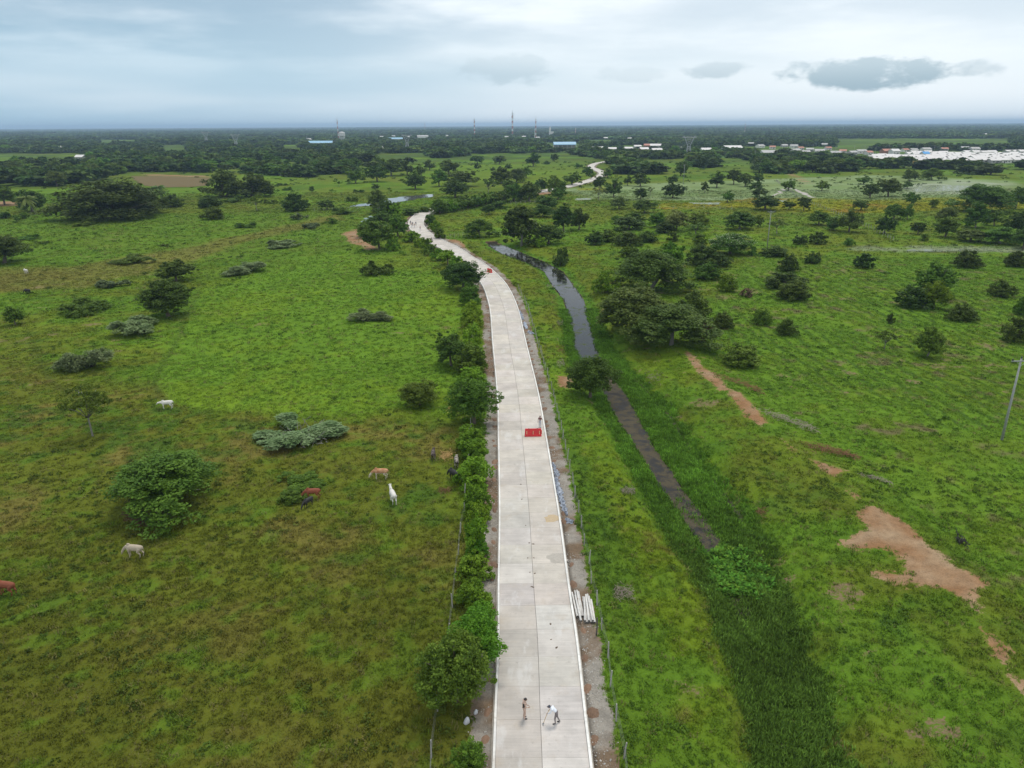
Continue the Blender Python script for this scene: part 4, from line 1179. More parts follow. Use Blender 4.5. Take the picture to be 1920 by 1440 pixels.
# ------------------------------------------------------------------ woods before and around the town
WOOD = np.array([(-300, 352), (-100, 352), (115, 350), (185, 338), (240, 326), (250, 322), (395, 324), (430, 322), (520, 334), (600, 334), (640, 327), (700, 316), (770, 306), (830, 297), (870, 293), (885, 289), (1060, 286),
                 (1100, 294), (1145, 306), (1160, 327), (1235, 326), (1255, 318), (1330, 318), (1345, 300), (1410, 302), (1420, 326), (1480, 326), (1500, 322), (1545, 326), (1640, 318), (1700, 317), (1790, 320), (1850, 334), (1920, 346), (2100, 356), (2100, 258), (960, 258), (-300, 262)], float)
CLEAR = [np.array(p, float) for p in ([(-300, 288), (162, 288), (170, 309), (-300, 314)], [(300, 272), (352, 272), (362, 294), (308, 296)], [(520, 272), (560, 271), (575, 288), (530, 290)], [(180, 262), (260, 262), (262, 272), (180, 273)], [(690, 290), (800, 286), (820, 300), (700, 312)], [(1185, 300), (1292, 298), (1300, 317), (1190, 320)], [(1338, 297), (1405, 297), (1408, 312), (1340, 312)],
          [(1622, 284), (1990, 284), (1990, 320), (1780, 313), (1640, 309), (1622, 304)], [(1386, 274), (1640, 277), (1640, 295), (1500, 293), (1386, 290)], [(1560, 260), (1900, 260), (1900, 279), (1560, 280)], [(1100, 262), (1160, 262), (1160, 272), (1100, 272)], [(1875, 320), (1990, 322), (1990, 336), (1880, 332)], [(860, 270), (880, 270), (880, 276), (860, 276)], [(1010, 268), (1090, 268), (1090, 284), (1030, 284)])]


def in_poly(x, y, P):
    ins = np.zeros(x.shape, bool)
    for i in range(len(P)):
        a = P[i]; b = P[(i + 1) % len(P)]
        c = ((a[1] > y) != (b[1] > y)) & (x < (b[0] - a[0]) * (y - a[1]) / (b[1] - a[1] + 1e-12) + a[0]); ins ^= c
    return ins


ROOFS = []          # places kept free of trees in the town, filled in below
# ------------------------------------------------------------------ the town
def house_meshes(w, d, h, rise, wallm, roofm, r):
    wall = MB().box((0, 0, h / 2 - 0.2), (w, d, h + 0.4))
    wall.add([(-w / 2, -d / 2, h), (-w / 2, d / 2, h), (-w / 2, 0, h + rise), (w / 2, -d / 2, h), (w / 2, d / 2, h), (w / 2, 0, h + rise)], [(0, 2, 1), (3, 4, 5)])
    e = 0.45; th = 0.14; k = rise / (d / 2)
    def sl(s):
        y0 = s * (d / 2 + e); z0 = h - e * k
        a = [(-w / 2 - e, y0, z0 + .04), (w / 2 + e, y0, z0 + .04), (w / 2 + e, 0, h + rise + .04), (-w / 2 - e, 0, h + rise + .04)]
        b = [(x, y, z + th) for x, y, z in a]
        f = [(3, 2, 1, 0), (4, 5, 6, 7), (0, 1, 5, 4), (1, 2, 6, 5), (2, 3, 7, 6), (3, 0, 4, 7)]
        if s > 0: f = [q[::-1] for q in f]
        return a + b, f
    roof = MB(); roof.add(*sl(-1)); roof.add(*sl(1))
    out = {'wall': wall.mesh('wall', [wallm]), 'roof': roof.mesh('roof', [roofm])}
    out['door'] = MB().box((w * 0.12, -d / 2 - 0.02, 1.0), (0.95, 0.10, 2.0)).mesh('door', ['opening'])
    out['window'] = MB().box((-w * 0.25, -d / 2 - 0.02, 1.5), (1.3, 0.10, 1.0)).mesh('window', ['opening'])
    return out


def build_house(M, loc, rz, label, cat, group=None, name='house', win=2):
    e = bpy.data.objects.new(name, None); COL.objects.link(e); e.location = loc; e.rotation_euler = (0, 0, rz)
    for p in ('wall', 'roof', 'door'): put(p, M[p], e)
    put('window', M['window'], e)
    if win > 1: put('window', M['window'], e, loc=(M['wall'].vertices[1].co.x * 1.1, 0, 0))
    tag(e, label, cat, group)
    return e


hr = random.Random(4)
EST = [house_meshes(8.2, 9.5, 2.7, 1.5, 'wall_white', 'roof_white', 0), house_meshes(7.6, 10, 2.6, 1.3, 'wall_grey', 'roof_white', 0), house_meshes(8.6, 9, 2.9, 1.7, 'wall_white', 'roof_white', 0)]
for y, x0, x1, st in ((305.5, 1770, 1935, 15), (303, 1644, 1935, 14.5), (300, 1636, 1935, 14.5), (297, 1640, 1935, 14), (293.5, 1704, 1930, 15), (290, 1712, 1780, 14), (289.5, 1812, 1860, 15), (288, 1888, 1935, 14)):
    x = x0
    while x < x1:
        p = G(x + hr.uniform(-2, 2), y + hr.uniform(-0.5, 0.5))
        build_house(EST[hr.randrange(3)], p, hr.uniform(-0.12, 0.12), 'low house with pale metal roof packed into the housing estate', 'house', 'houses of the estate')
        x += st
for (a, b) in ((1630, 1700), (1700, 1780), (1780, 1860), (1860, 1940)):
    q = G((a + b) / 2, 297); ROOFS.append((q[0], q[1], (b - a) * 0.5 * depth_of(q) / FPX + 12)); ROOFS[-1] = (q[0], q[1], 42)
# houses and sheds that stand out one by one: x, base y, width px, height m, wall, roof, label
for (x, y, wpx, hm, wm, rm, label) in [
    (1207, 284, 15, 3.2, 'wall_brick', 'roof_white', 'house with a pinkish wall beside the red gabled house at the wood edge'),
    (1212, 278, 10, 4.5, 'wall_brick', 'roof_red', 'tall red gabled house at the wood edge'),
    (1228, 277, 22, 3.4, 'wall_grey', 'roof_white', 'long house with a white roof behind the red gabled house'),
    (1231, 285, 18, 2.6, 'wall_white', 'roof_white', 'low white-roofed house before the red gabled house'),
    (1272, 282, 10, 2.6, 'wall_white', 'roof_white', 'tiny white-roofed house beside the transmission tower'),
    (1323, 285, 18, 3.0, 'wall_white', 'roof_white', 'white house half hidden before the long white warehouse'),
    (1372, 286, 32, 6.0, 'wall_white', 'roof_white', 'long white warehouse at the wood edge'),
    (1441, 291, 30, 3.2, 'wall_white', 'roof_grey', 'wide house with a weathered grey roof beside the warehouse'),
    (742, 263.5, 26, 4.0, 'wall_white', 'roof_blue', 'low hall with a pale blue roof near the water tower'),
    (602, 271, 44, 3.5, 'wall_white', 'roof_blue', 'very long shed with a blue roof below the water tower'),
    (723, 281, 12, 3.0, 'wall_white', 'roof_white', 'small white farmhouse in the wood before the blue-roofed hall'),
    (793, 260.5, 20, 7.0, 'wall_white', 'roof_grey', 'pale two-storey building among trees beyond the transmission tower'),
    (152, 299, 14, 3.0, 'wall_grey', 'roof_white', 'lone pale farm building at the edge of a far field'),
    (115, 279.5, 6, 3.0, 'wall_white', 'roof_white', 'tiny white house lost in the wood behind the far field'),
    (1719, 306, 10, 3.0, 'wall_yellow', 'roof_white', 'house with a yellow wall at the front of the housing estate'),
    (1733, 294.5, 11, 3.6, 'wall_white', 'roof_blue_bright', 'house with a bright blue roof inside the housing estate'),
    (1676, 289, 14, 3.8, 'wall_white', 'roof_white', 'white gabled house behind the estate beside a brick one'),
    (1661, 287.5, 16, 3.0, 'wall_brick', 'roof_red', 'low red-roofed house behind the estate'),
    (580, 264, 9, 3.5, 'wall_white', 'roof_white', 'white building at the far side of the long blue shed'),
    (1845, 254, 9, 3, 'wall_white', 'roof_white', 'isolated white house far out in the woods beyond the estate'),
]:
    p = G(x, y); dep = depth_of(p); w = wpx * dep / FPX
    build_house(house_meshes(w, min(w * 0.8, 14) + 3, hm, 1.8 + 0.04 * w, wm, rm, 0), p, 0.05, label, 'house' if 'hous' in label else 'building', name='house' if 'hous' in label.split('beside')[0] else 'building')
    ROOFS.append((p[0], p[1], w / 2 + 4))
GRP = [house_meshes(9, 8, 2.8, 1.6, 'wall_grey', 'roof_grey', 0), house_meshes(11, 9, 3.0, 1.8, 'wall_white', 'roof_grey', 0), house_meshes(8, 7, 2.8, 1.5, 'wall_white', 'roof_red', 0), house_meshes(11, 9, 3.0, 1.8, 'wall_white', 'roof_white', 0)]
for k, (x, y) in enumerate([(1408, 272), (1425, 277), (1448, 279), (1470, 276), (1488, 277), (1500, 281), (1518, 284), (1536, 287), (1552, 281), (1546, 274), (1566, 291), (1580, 287), (1597, 290), (1614, 288), (1628, 290), (1510, 289), (1490, 286), (1696, 285), (1712, 285), (1735, 284), (1770, 283), (1808, 281), (1826, 283)]):
    p = G(x, y); build_house(GRP[k % 3], p, hr.uniform(-.4, .4), 'small ' + ['grey house with grey roof', 'white house with grey roof', 'white house with reddish roof'][k % 3] + ' among trees at the edge of town', 'house', ['grey houses at the edge of town', 'white houses at the edge of town', 'red-roofed houses at the edge of town'][k % 3]); ROOFS.append((p[0], p[1], 8))
for k, (x, y) in enumerate([(716, 258), (738, 257), (765, 258.5), (837, 256.5), (950, 258.5), (982, 258), (1008, 260), (1112, 281.5), (1124, 281), (1148, 283), (1178, 282), (1195, 278), (1180, 262), (1135, 261)]):
    p = G(x, y); dep = depth_of(p); build_house(GRP[3], p, hr.uniform(-.2, .2), 'white roof glinting among the trees of the far town centre', 'house', 'far roofs of the town centre'); ROOFS.append((p[0], p[1], 14 if dep > 1500 else 9))
# the sports hall with the barrel roof
p = G(1058, 279); dep = depth_of(p); w = 42 * dep / FPX
e = bpy.data.objects.new('sports_hall', None); COL.objects.link(e); e.location = p
V = []; Fc = []
for j in range(9):
    t = math.pi * j / 8; V += [(-w / 2, -13 * math.cos(t), 6 + 4.2 * math.sin(t)), (w / 2, -13 * math.cos(t), 6 + 4.2 * math.sin(t))]
    if j: Fc.append((2 * j - 2, 2 * j - 1, 2 * j + 1, 2 * j))
put('roof', mesh_np('roof', V + [(x, y, z + 0.2) for x, y, z in V], Fc[:] + [tuple(i + 18 for i in f) for f in Fc], ['roof_blue'], smooth_=True), e)
put('wall', MB().box((0, 4, 3), (w * 0.96, 17, 6.2)).mesh('wall', ['wall_grey']), e)
for k in range(6): put('column', MB().tube([(-w / 2 + w * k / 5, -12.6, -0.2), (-w / 2 + w * k / 5, -12.6, 6.1)], 0.35).mesh('column', ['wall_white']), e)
tag(e, 'open sports hall under a pale blue barrel roof behind trees', 'building'); ROOFS.append((p[0], p[1], w / 2 + 3))
p = G(1077, 284); dep = depth_of(p); w = 24 * dep / FPX
tag(put('boundary_wall', MB().box((0, 0, 1.1), (w, 0.25, 2.4)).mesh('boundary_wall', ['wall_grey']), loc=p), 'long grey boundary wall in front of the sports hall', 'wall'); ROOFS.append((p[0], p[1], w / 2))
# church
p = G(1031, 254); e = bpy.data.objects.new('church', None); COL.objects.link(e); e.location = p
put('nave', MB().box((7, 8, 6), (12, 26, 14)).mesh('nave', ['wall_white']), e)
put('tower', MB().box((0, -5, 11), (6, 6, 23)).mesh('tower', ['wall_white']), e)
put('spire', MB().add([(-3.2, -8.2, 22.6), (3.2, -8.2, 22.6), (3.2, -1.8, 22.6), (-3.2, -1.8, 22.6), (0, -5, 33)], [(0, 1, 4), (1, 2, 4), (2, 3, 4), (3, 0, 4), (3, 2, 1, 0)]).mesh('spire', ['wall_white']), e)
tag(e, 'white church tower with pointed spire in the far town', 'church'); ROOFS.append((p[0], p[1], 12))
# water tower
p = G(642, 264.5); dep = depth_of(p); k_ = dep / FPX
e = bpy.data.objects.new('water_tower', None); COL.objects.link(e); e.location = p; R5 = 6.0 * k_
for j in range(8):
    a = j * math.pi / 4; put('leg', MB().tube([(R5 * 0.85 * math.cos(a), R5 * 0.85 * math.sin(a), -0.2), (R5 * 0.85 * math.cos(a), R5 * 0.85 * math.sin(a), 9.5 * k_)], 0.6).mesh('leg', ['wall_white']), e)
put('ring_beam', MB().tube([(0, 0, 5.2 * k_), (0, 0, 5.7 * k_)], R5 * 0.95, 16).mesh('ring_beam', ['wall_white']), e)
put('tank', MB().tube([(0, 0, 9.2 * k_), (0, 0, 9.4 * k_), (0, 0, 14.5 * k_), (0, 0, 14.7 * k_)], [R5 * 0.9, R5, R5, R5 * 0.9], 20).mesh('tank', ['wall_white']), e)
put('roof', MB().tube([(0, 0, 14.6 * k_), (0, 0, 16.2 * k_), (0, 0, 16.9 * k_)], [R5 * 0.98, R5 * 0.6, R5 * 0.05], 20).mesh('roof', ['roof_grey']), e)
tag(e, 'round white water tower on columns above the trees', 'water tower'); ROOFS.append((p[0], p[1], 12))


# radio masts
def mast(x, ytop, ybase, wid, label, bands=True):
    p = G(x, ybase); dep = depth_of(p); Hh = (ybase - ytop) * dep / FPX; w = wid * dep / FPX / 2
    e = bpy.data.objects.new('radio_mast', None); COL.objects.link(e); e.location = p
    n = 9
    for j in range(n):
        mb = MB(); z0, z1 = Hh * 0.9 * j / n, Hh * 0.9 * (j + 1) / n
        c = [(w * math.cos(a), w * math.sin(a)) for a in (0.5, 2.6, 4.7)]
        for q in range(3):
            a, b = c[q], c[(q + 1) % 3]; th = w * 0.24
            mb.tube([(a[0], a[1], z0), (a[0], a[1], z1)], th, 4)
            mb.tube([(a[0], a[1], z0), (b[0], b[1], (z0 + z1) / 2)], th * 0.6, 4); mb.tube([(b[0], b[1], (z0 + z1) / 2), (a[0], a[1], z1)], th * 0.6, 4); mb.tube([(a[0], a[1], z1), (b[0], b[1], z1)], th * 0.6, 4)
        put('mast_section', mb.mesh('mast_section', [('mast_red' if j % 2 else 'mast_white') if bands else 'steel']), e)
    put('antenna', MB().tube([(0, 0, Hh * 0.9), (0, 0, Hh)], w * 0.22, 5).mesh('antenna', ['steel']), e)
    for z in (0.86, 0.74):
        put('dish', MB().tube([(w * 0.6, -w * 1.1, Hh * z), (w * 0.6, -w * 1.5, Hh * z)], [w * 0.9, w * 0.9], 10).mesh('dish', ['mast_white']), e)
    tag(e, label, 'mast')


for a in [(961, 210, 256, 2.6, 'tallest red and white lattice mast in the far town'), (890, 222, 257, 1.9, 'slim pale lattice mast with bright foot in the far town', ), (1004.5, 221, 262, 1.8, 'lattice mast standing beside a pale pole near the sports hall'),
          (635, 222, 264, 1.6, 'thin mast rising right beside the water tower'), (1079, 239, 254, 1.2, 'short mast poking out of the woods beyond the sports hall'), (1396, 229, 252, 0.9, 'thread-like mast on the horizon above the warehouse'), (797, 229, 246, 0.8, 'thread-like mast on the horizon beyond the transmission tower')]:
    mast(*a)
p = G(1002.5, 262); dep = depth_of(p); tag(put('light_pole', MB().tube([(0, 0, -.2), (0, 0, 20 * dep / FPX)], [1.0, 0.6], 6).mesh('light_pole', ['mast_white']), loc=p), 'pale thick pole beside the lattice mast near the sports hall', 'pole')


def pylon(x, ytop, ybase, label, arm=1.0):
    p = G(x, ybase); dep = depth_of(p); H = (ybase - ytop) * dep / FPX; b = H * 0.13
    e = bpy.data.objects.new('transmission_tower', None); COL.objects.link(e); e.location = p; t = H * 0.010
    for sx in (-1, 1):
        for sy in (-1, 1):
            put('leg', MB().tube([(sx * b, sy * b, -.2), (sx * b * 0.45, sy * b * 0.45, H * 0.55), (sx * b * 1.9, sy * b * 0.3, H)], [t * 1.2, t, t], 4).mesh('leg', ['steel']), e)
    mb = MB()
    for j in range(6):
        z0, z1 = H * 0.55 * j / 6, H * 0.55 * (j + 1) / 6; f0, f1 = b * (1 - 0.55 * j / 6), b * (1 - 0.55 * (j + 1) / 6)
        for s in (-1, 1):
            mb.tube([(-f0, s * f0, z0), (f1, s * f1, z1)], t * 0.6, 4); mb.tube([(f0, s * f0, z0), (-f1, s * f1, z1)], t * 0.6, 4)
            mb.tube([(s * f0, -f0, z0), (s * f1, f1, z1)], t * 0.6, 4)
    for j in range(4):
        z = H * (0.6 + 0.1 * j); f = b * (0.45 + 1.45 * (z / H - 0.55) / 0.45); mb.tube([(-f, 0, z), (f * 0.6, 0, z + H * 0.08)], t * 0.6, 4); mb.tube([(f, 0, z), (-f * 0.6, 0, z + H * 0.08)], t * 0.6, 4)
    put('bracing', mb.mesh('bracing', ['steel']), e)
    put('crossarm', MB().tube([(-b * 2.6, 0, H * 0.93), (b * 2.6, 0, H * 0.93)], t * 1.4, 4).tube([(-b * 2.6, 0, H * 0.93), (-b * 1.9, 0, H)], t, 4).tube([(b * 2.6, 0, H * 0.93), (b * 1.9, 0, H)], t, 4).mesh('crossarm', ['steel']), e)
    tag(e, label, 'pylon')


pylon(764, 254, 283, 'steel lattice transmission tower among the trees before the far town')
pylon(1290, 257, 296, 'steel lattice transmission tower at the edge of the green field')
pylon(444, 253, 281, 'faint steel lattice transmission tower over the wood behind the brown pond')
pylon(388, 248, 272, 'fainter steel lattice transmission tower deep in the wood behind the brown pond')


def pole(x, ytop, ybase, label, group=None, arm=True, Hm=None):
    p = G(x, ybase); dep = depth_of(p)
    H = Hm or (ybase - ytop) * dep / FPX / math.cos(math.atan2(CAM_H, p[1])) * 1.0
    e = bpy.data.objects.new('utility_pole', None); COL.objects.link(e); e.location = (p[0], p[1], gz(p[0], p[1]))
    put('shaft', MB().tube([(0, 0, -0.3), (0, 0, H)], [0.16, 0.09], 8).mesh('shaft', ['concrete_pole'], True), e)
    if arm:
        put('crossarm', MB().box((0, -0.16, H - 0.28), (2.3, 0.10, 0.12)).mesh('crossarm', ['concrete_pole']), e)
        for sx in (-1.05, 0.0, 1.05):
            put('insulator', MB().tube([(sx, -0.16 if sx else 0, H - 0.22 if sx else H), (sx, -0.16 if sx else 0, H + 0.0 if sx else H + 0.2)], [0.09, 0.06], 8).mesh('insulator', ['paint_dark']), e)
        put('brace', MB().tube([(-0.6, -0.16, H - 0.32), (0, -0.12, H - 0.9)], 0.025, 4).tube([(0.6, -0.16, H - 0.32), (0, -0.12, H - 0.9)], 0.025, 4).mesh('brace', ['steel']), e)
    tag(e, label, 'utility pole', group)


pole(1878, 680, 826, 'concrete utility pole with a crossarm rising alone from the rough pasture')
pole(1438, 398, 466, 'slim utility pole behind the row of bushes in the rough pasture')
pole(1281, 310, 346, 'slim utility pole standing on the flooded meadow')
for (x, a, b) in ((1565, 275, 294), (1619, 273, 294), (1640, 276, 294), (1664, 273, 294), (1690, 274, 294), (1718, 272, 292), (1750, 274, 291), (1482, 270, 288), (1523, 272, 288), (1548, 272, 290), (1600, 274, 294), (1777, 284, 296), (1868, 286, 298), (576, 248, 266), (627, 249, 268), (692, 247, 262), (700, 255, 270)):
    pole(x, a, b, 'thin street pole standing among the houses of the town', 'street poles of the town')
pole(1415, 283, 302, 'slim pole at the hedge before the warehouse', 'pair of hedge poles'); pole(1428, 291, 302, 'slim pole at the hedge before the warehouse', 'pair of hedge poles')
wr = np.random.default_rng(11)
# trees of the near edge of the wood, one by one
cnt = 0; spots = []
for _ in range(9000):
    if cnt >= 190: break
    x = wr.uniform(-60, 1990); y = wr.choice([wr.uniform(284, 352), wr.uniform(284, 330)])
    xa, ya = np.array([x]), np.array([y])
    if not in_poly(xa, ya, WOOD)[0] or any(in_poly(xa, ya, c)[0] for c in CLEAR): continue
    p = G(x, y); dep = depth_of(p)
    below = in_poly(xa, ya + 9, WOOD)[0] and in_poly(xa, ya + 16, WOOD)[0]
    if below and wr.random() < 0.55: continue
    if any(math.hypot(p[0] - q[0], p[1] - q[1]) < 7 + 0.004 * dep for q in spots): continue
    if any(abs(p[0] - q[0]) < q[2] and abs(p[1] - q[1]) < q[2] + 12 for q in ROOFS): continue
    if np.min(np.hypot(road[:, 0] - p[0], road[:, 1] - p[1])) < 8: continue
    w = wr.uniform(10, 21); h = wr.uniform(5.5, 10.5)
    kind = wr.choice([O, O, O, U]); leaf = wr.choice([D_, M_, M_, Fe, L_])
    side = 'beside the pastures with the brown pond' if x < 880 else 'in front of the white-roofed town'
    lab = f'{size_word(kind, w)}{ADJ[leaf]} {NOUN[kind]} in the wood edge {side}'
    if x > 1600: h *= 0.72
    plant_at('woodland_tree', kind, leaf, p[0], p[1], w, h, lab, 'tree', lab, px=w * FPX / dep)
    spots.append(p); cnt += 1


# ------------------------------------------------------------------ scattering of what nobody could count
SRC = 0


def scatter(name, pts, scl, rz, vi, col, meshes, label, tilt=None):
    global SRC
    n = len(pts)
    me = bpy.data.meshes.new(name); me.vertices.add(n); me.vertices.foreach_set('co', np.asarray(pts, np.float32).ravel())
    attr(me, 'scv', 'FLOAT_VECTOR', 'POINT', scl if np.ndim(scl) == 2 else np.repeat(np.asarray(scl)[:, None], 3, 1))
    attr(me, 'rzv', 'FLOAT_VECTOR', 'POINT', np.stack([np.zeros(n), np.zeros(n), rz], 1))
    attr(me, 'vi', 'INT', 'POINT', vi)
    attr(me, 'col', 'FLOAT_COLOR', 'POINT', np.concatenate([col, np.ones((n, 1))], 1))
    c = bpy.data.collections.new('pieces_of_' + name)
    for k, m in enumerate(meshes):
        c.objects.link(bpy.data.objects.new(f'piece_{name}_{k}', m))
    ng = bpy.data.node_groups.new('scatter_' + name, 'GeometryNodeTree')
    ng.interface.new_socket('Geometry', in_out='INPUT', socket_type='NodeSocketGeometry')
    ng.interface.new_socket('Geometry', in_out='OUTPUT', socket_type='NodeSocketGeometry')
    gi = ng.nodes.new('NodeGroupInput'); go = ng.nodes.new('NodeGroupOutput')
    ci = ng.nodes.new('GeometryNodeCollectionInfo'); ci.inputs['Collection'].default_value = c; ci.inputs['Separate Children'].default_value = True; ci.inputs['Reset Children'].default_value = True
    ip = ng.nodes.new('GeometryNodeInstanceOnPoints'); ip.inputs['Pick Instance'].default_value = True
    def na(nm, ty):
        q = ng.nodes.new('GeometryNodeInputNamedAttribute'); q.data_type = ty; q.inputs[0].default_value = nm; return q.outputs[0]
    ng.links.new(gi.outputs[0], ip.inputs['Points']); ng.links.new(ci.outputs[0], ip.inputs['Instance'])
    ng.links.new(na('vi', 'INT'), ip.inputs['Instance Index']); ng.links.new(na('rzv', 'FLOAT_VECTOR'), ip.inputs['Rotation']); ng.links.new(na('scv', 'FLOAT_VECTOR'), ip.inputs['Scale'])
    ng.links.new(ip.outputs[0], go.inputs[0])
    o = put(name, me); md = o.modifiers.new('scatter', 'NODES'); md.node_group = ng
    tag(o, label, kind='stuff')
    return o


def far_tree(seed, kind):
    r = np.random.default_rng(seed)
    C, rad = clumps(kind, 20, r)
    return leaf_mesh('far_tree', [leaves(C, rad * 1.25, 7, 0.17, 0.1, r) + (0,), leaves(C * np.array([.6, .6, .9]), rad, 2, 0.3, 0, r) + (0,)], ['leaf_instance'])


# the far woods
FT = [far_tree(1, 'bush'), far_tree(2, 'round'), far_tree(3, 'bush'), far_tree(4, 'umbrella')]
fp = []
for (d0, d1, sp, w0, w1, h0, h1) in ((430, 1500, 11.5, 10, 22, 4.5, 10), (1500, 3600, 17, 15, 34, 5, 11), (3600, 8000, 36, 30, 60, 9, 15), (8000, 26000, 110, 90, 190, 11, 20)):
    A = 0.80 * (d1 * d1 - d0 * d0)
    n = int(A / sp ** 2)
    n = min(n, 52000)
    Y = np.sqrt(wr.random(n) * (d1 * d1 - d0 * d0) + d0 * d0); X = (wr.random(n) * 2 - 1) * Y * 0.80
    qx, qy = to_px(X, Y)
    ok = in_poly(qx, qy, WOOD) | (qy < 259)
    for c in CLEAR: ok &= ~in_poly(qx, qy, c)
    ok &= (fbm(X, Y, 260, 71) > 0.40) | (fbm(X, Y, 70, 72) > 0.55)
    ok &= fbm(X, Y, 34, 74, 2) > 0.36
    for q in ROOFS: ok &= ~((np.abs(X - q[0]) < q[2]) & (np.abs(Y - q[1]) < q[2] + 4))
    for q in spots: ok &= (np.hypot(X - q[0], Y - q[1]) > 4)
    X, Y = X[ok], Y[ok]; m = len(X)
    keep = np.ones(m, bool)
    if d0 < 1000:
        ro, _ = road_off(X, Y); keep = np.abs(ro) > 9
    X, Y = X[keep], Y[keep]; m = len(X)
    Hh = wr.uniform(h0, h1, m) * (0.75 + 0.5 * fbm(X, Y, 90, 73)); Ww = wr.uniform(w0, w1, m)
    for q in ROOFS:                                   # lower growth in front of the roofs one can see
        k = (np.abs(X - q[0] * Y / q[1]) < q[2] * 0.8 + 3) & (Y < q[1]) & (Y > q[1] * 0.6)
        lim = CAM_H - (CAM_H - 2.8) * Y / q[1]
        Hh = np.where(k, np.minimum(Hh, np.maximum(lim, 1.5)), Hh)
    fp.append((X, Y, Ww, Hh))
X, Y, W, H = [np.concatenate(q) for q in zip(*fp)]
n = len(X)
cl_ = fbm(X, Y, 45, 121, 3)
tint = np.stack([np.full(n, .076), np.full(n, .130), np.full(n, .024)], 1) * (0.45 + 0.75 * wr.random((n, 1)) ** 1.5) * (0.45 + 1.3 * cl_)[:, None] * (1 + 0.5 * (fbm(X, Y, 400, 75) - 0.5))[:, None]
tint[:, 0] *= 0.85 + 0.4 * wr.random(n)
scatter('distant_woods', np.stack([X, Y, np.zeros(n) - 0.2], 1), np.stack([W, W, H], 1), wr.random(n) * 6.28, wr.integers(0, 4, n), tint, FT, 'dark wooded plain reaching to the hazy horizon')
print('far trees', n)


# grass and weeds
def tuft(seed, nb, h, spread, w, lean=0.5):
    r = np.random.default_rng(seed); V = []; Fc = []; T = []
    for k in range(nb):
        a = r.random() * 6.28; d = spread * math.sqrt(r.random()); p = np.array([d * math.cos(a), d * math.sin(a), -0.03])
        b = r.random() * 6.28; hh = h * (0.5 + 0.8 * r.random()); tip = p + [lean * hh * math.cos(b), lean * hh * math.sin(b), hh]
        s = np.array([-math.sin(b), math.cos(b), 0]) * w * (0.6 + 0.8 * r.random()); mid = p * 0.45 + tip * 0.55 + [0, 0, hh * 0.12]
        i = len(V); V += [p - s * 0.6, p + s * 0.6, mid + s, tip, mid - s]; Fc.append((i, i + 1, i + 2, i + 4)); Fc.append((i + 4, i + 2, i + 3, i + 3)); T += [r.random()] * 2
    Fc = [f if f[2] != f[3] else f[:3] for f in Fc]
    me = mesh_np('tuft', V, Fc, ['leaf_instance']); attr(me, 'tone', 'FLOAT', 'FACE', T)
    return me


def weed(seed, nc, per, size, rad=0.35, h=0.4):
    r = np.random.default_rng(seed)
    th = r.random(nc) * 6.28; q = rad * np.sqrt(r.random(nc)); C = np.stack([q * np.cos(th), q * np.sin(th), h * (0.35 + 0.5 * r.random(nc)) * (1 - (q / rad) ** 2 * 0.6)], 1)
    return leaf_mesh('weed', [leaves(C, np.tile([[0.11, 0.11, 0.10]], (nc, 1)), per, size, 0.2, r) + (0,)], ['leaf_instance'])


TU = [tuft(21, 16, 0.20, 0.34, 0.022), tuft(22, 14, 0.26, 0.30, 0.026, 0.7), tuft(23, 18, 0.15, 0.40, 0.022, 0.9), tuft(24, 10, 0.34, 0.20, 0.022, 0.5)]
WE = [weed(31, 9, 9, 0.10), weed(32, 7, 8, 0.13), weed(33, 12, 8, 0.09, 0.5, 0.35)]
gr = np.random.default_rng(5)


def sow(d0, d1, dens, wid=0.80):
    n = int(wid * (d1 * d1 - d0 * d0) * dens)
    Y = np.sqrt(gr.random(n) * (d1 * d1 - d0 * d0) + d0 * d0); X = (gr.random(n) * 2 - 1) * (Y * wid + 6)
    r = np.full(n, 1e3); k = (X > lo[0]) & (X < hi[0]) & (Y > lo[1]) & (Y < hi[1])
    if k.any(): r[k], _ = road_off(X[k], Y[k])
    c, b = ground(X, Y, r)
    for P in POOLS:
        k = (X > P[:, 0].min()) & (X < P[:, 0].max()) & (Y > P[:, 1].min()) & (Y < P[:, 1].max())
        if k.any(): b[k] = np.where(poly_sd(X[k], Y[k], P) > -0.5, 1.0, b[k])
    return X, Y, r, c, b


acc = []
for d0, d1, dens, s0, s1 in ((22, 60, 9.0, 0.7, 1.25), (60, 110, 4.6, 0.8, 1.5), (110, 200, 1.7, 1.1, 2.1), (200, 420, 0.42, 1.6, 3.2)):
    X, Y, r, c, b = sow(d0, d1, dens)
    ok = (b < 0.15 + 0.75 * gr.random(len(X)) ** 1.6) & (np.abs(r) > 3.6)
    X, Y, r, c = X[ok], Y[ok], r[ok], c[ok]
    acc.append((X, Y, base_h(X, Y, r), gr.uniform(s0, s1, len(X)), c))
X, Y, Z, Sc, c = [np.concatenate(q) for q in zip(*acc)]
n = len(X)
lum = (0.86 + 0.42 * gr.random((n, 1)))
dry = (gr.random(n) < 0.10)[:, None]
c = np.where(dry, c * 0.4 + np.array([.20, .165, .07]) * 0.6, c) * lum
Sc3 = np.stack([Sc, Sc, Sc * gr.uniform(0.6, 1.15, n)], 1)
Sc3[:, 2] = np.where(Y > 60, Sc3[:, 2] * 0.6, Sc3[:, 2] * 0.8)
scatter('pasture_grass', np.stack([X, Y, Z], 1), Sc3, gr.random(n) * 6.28, gr.integers(0, 4, n), c, TU, 'short uneven pasture grass, olive to bright green')
print('grass', n)
acc = []
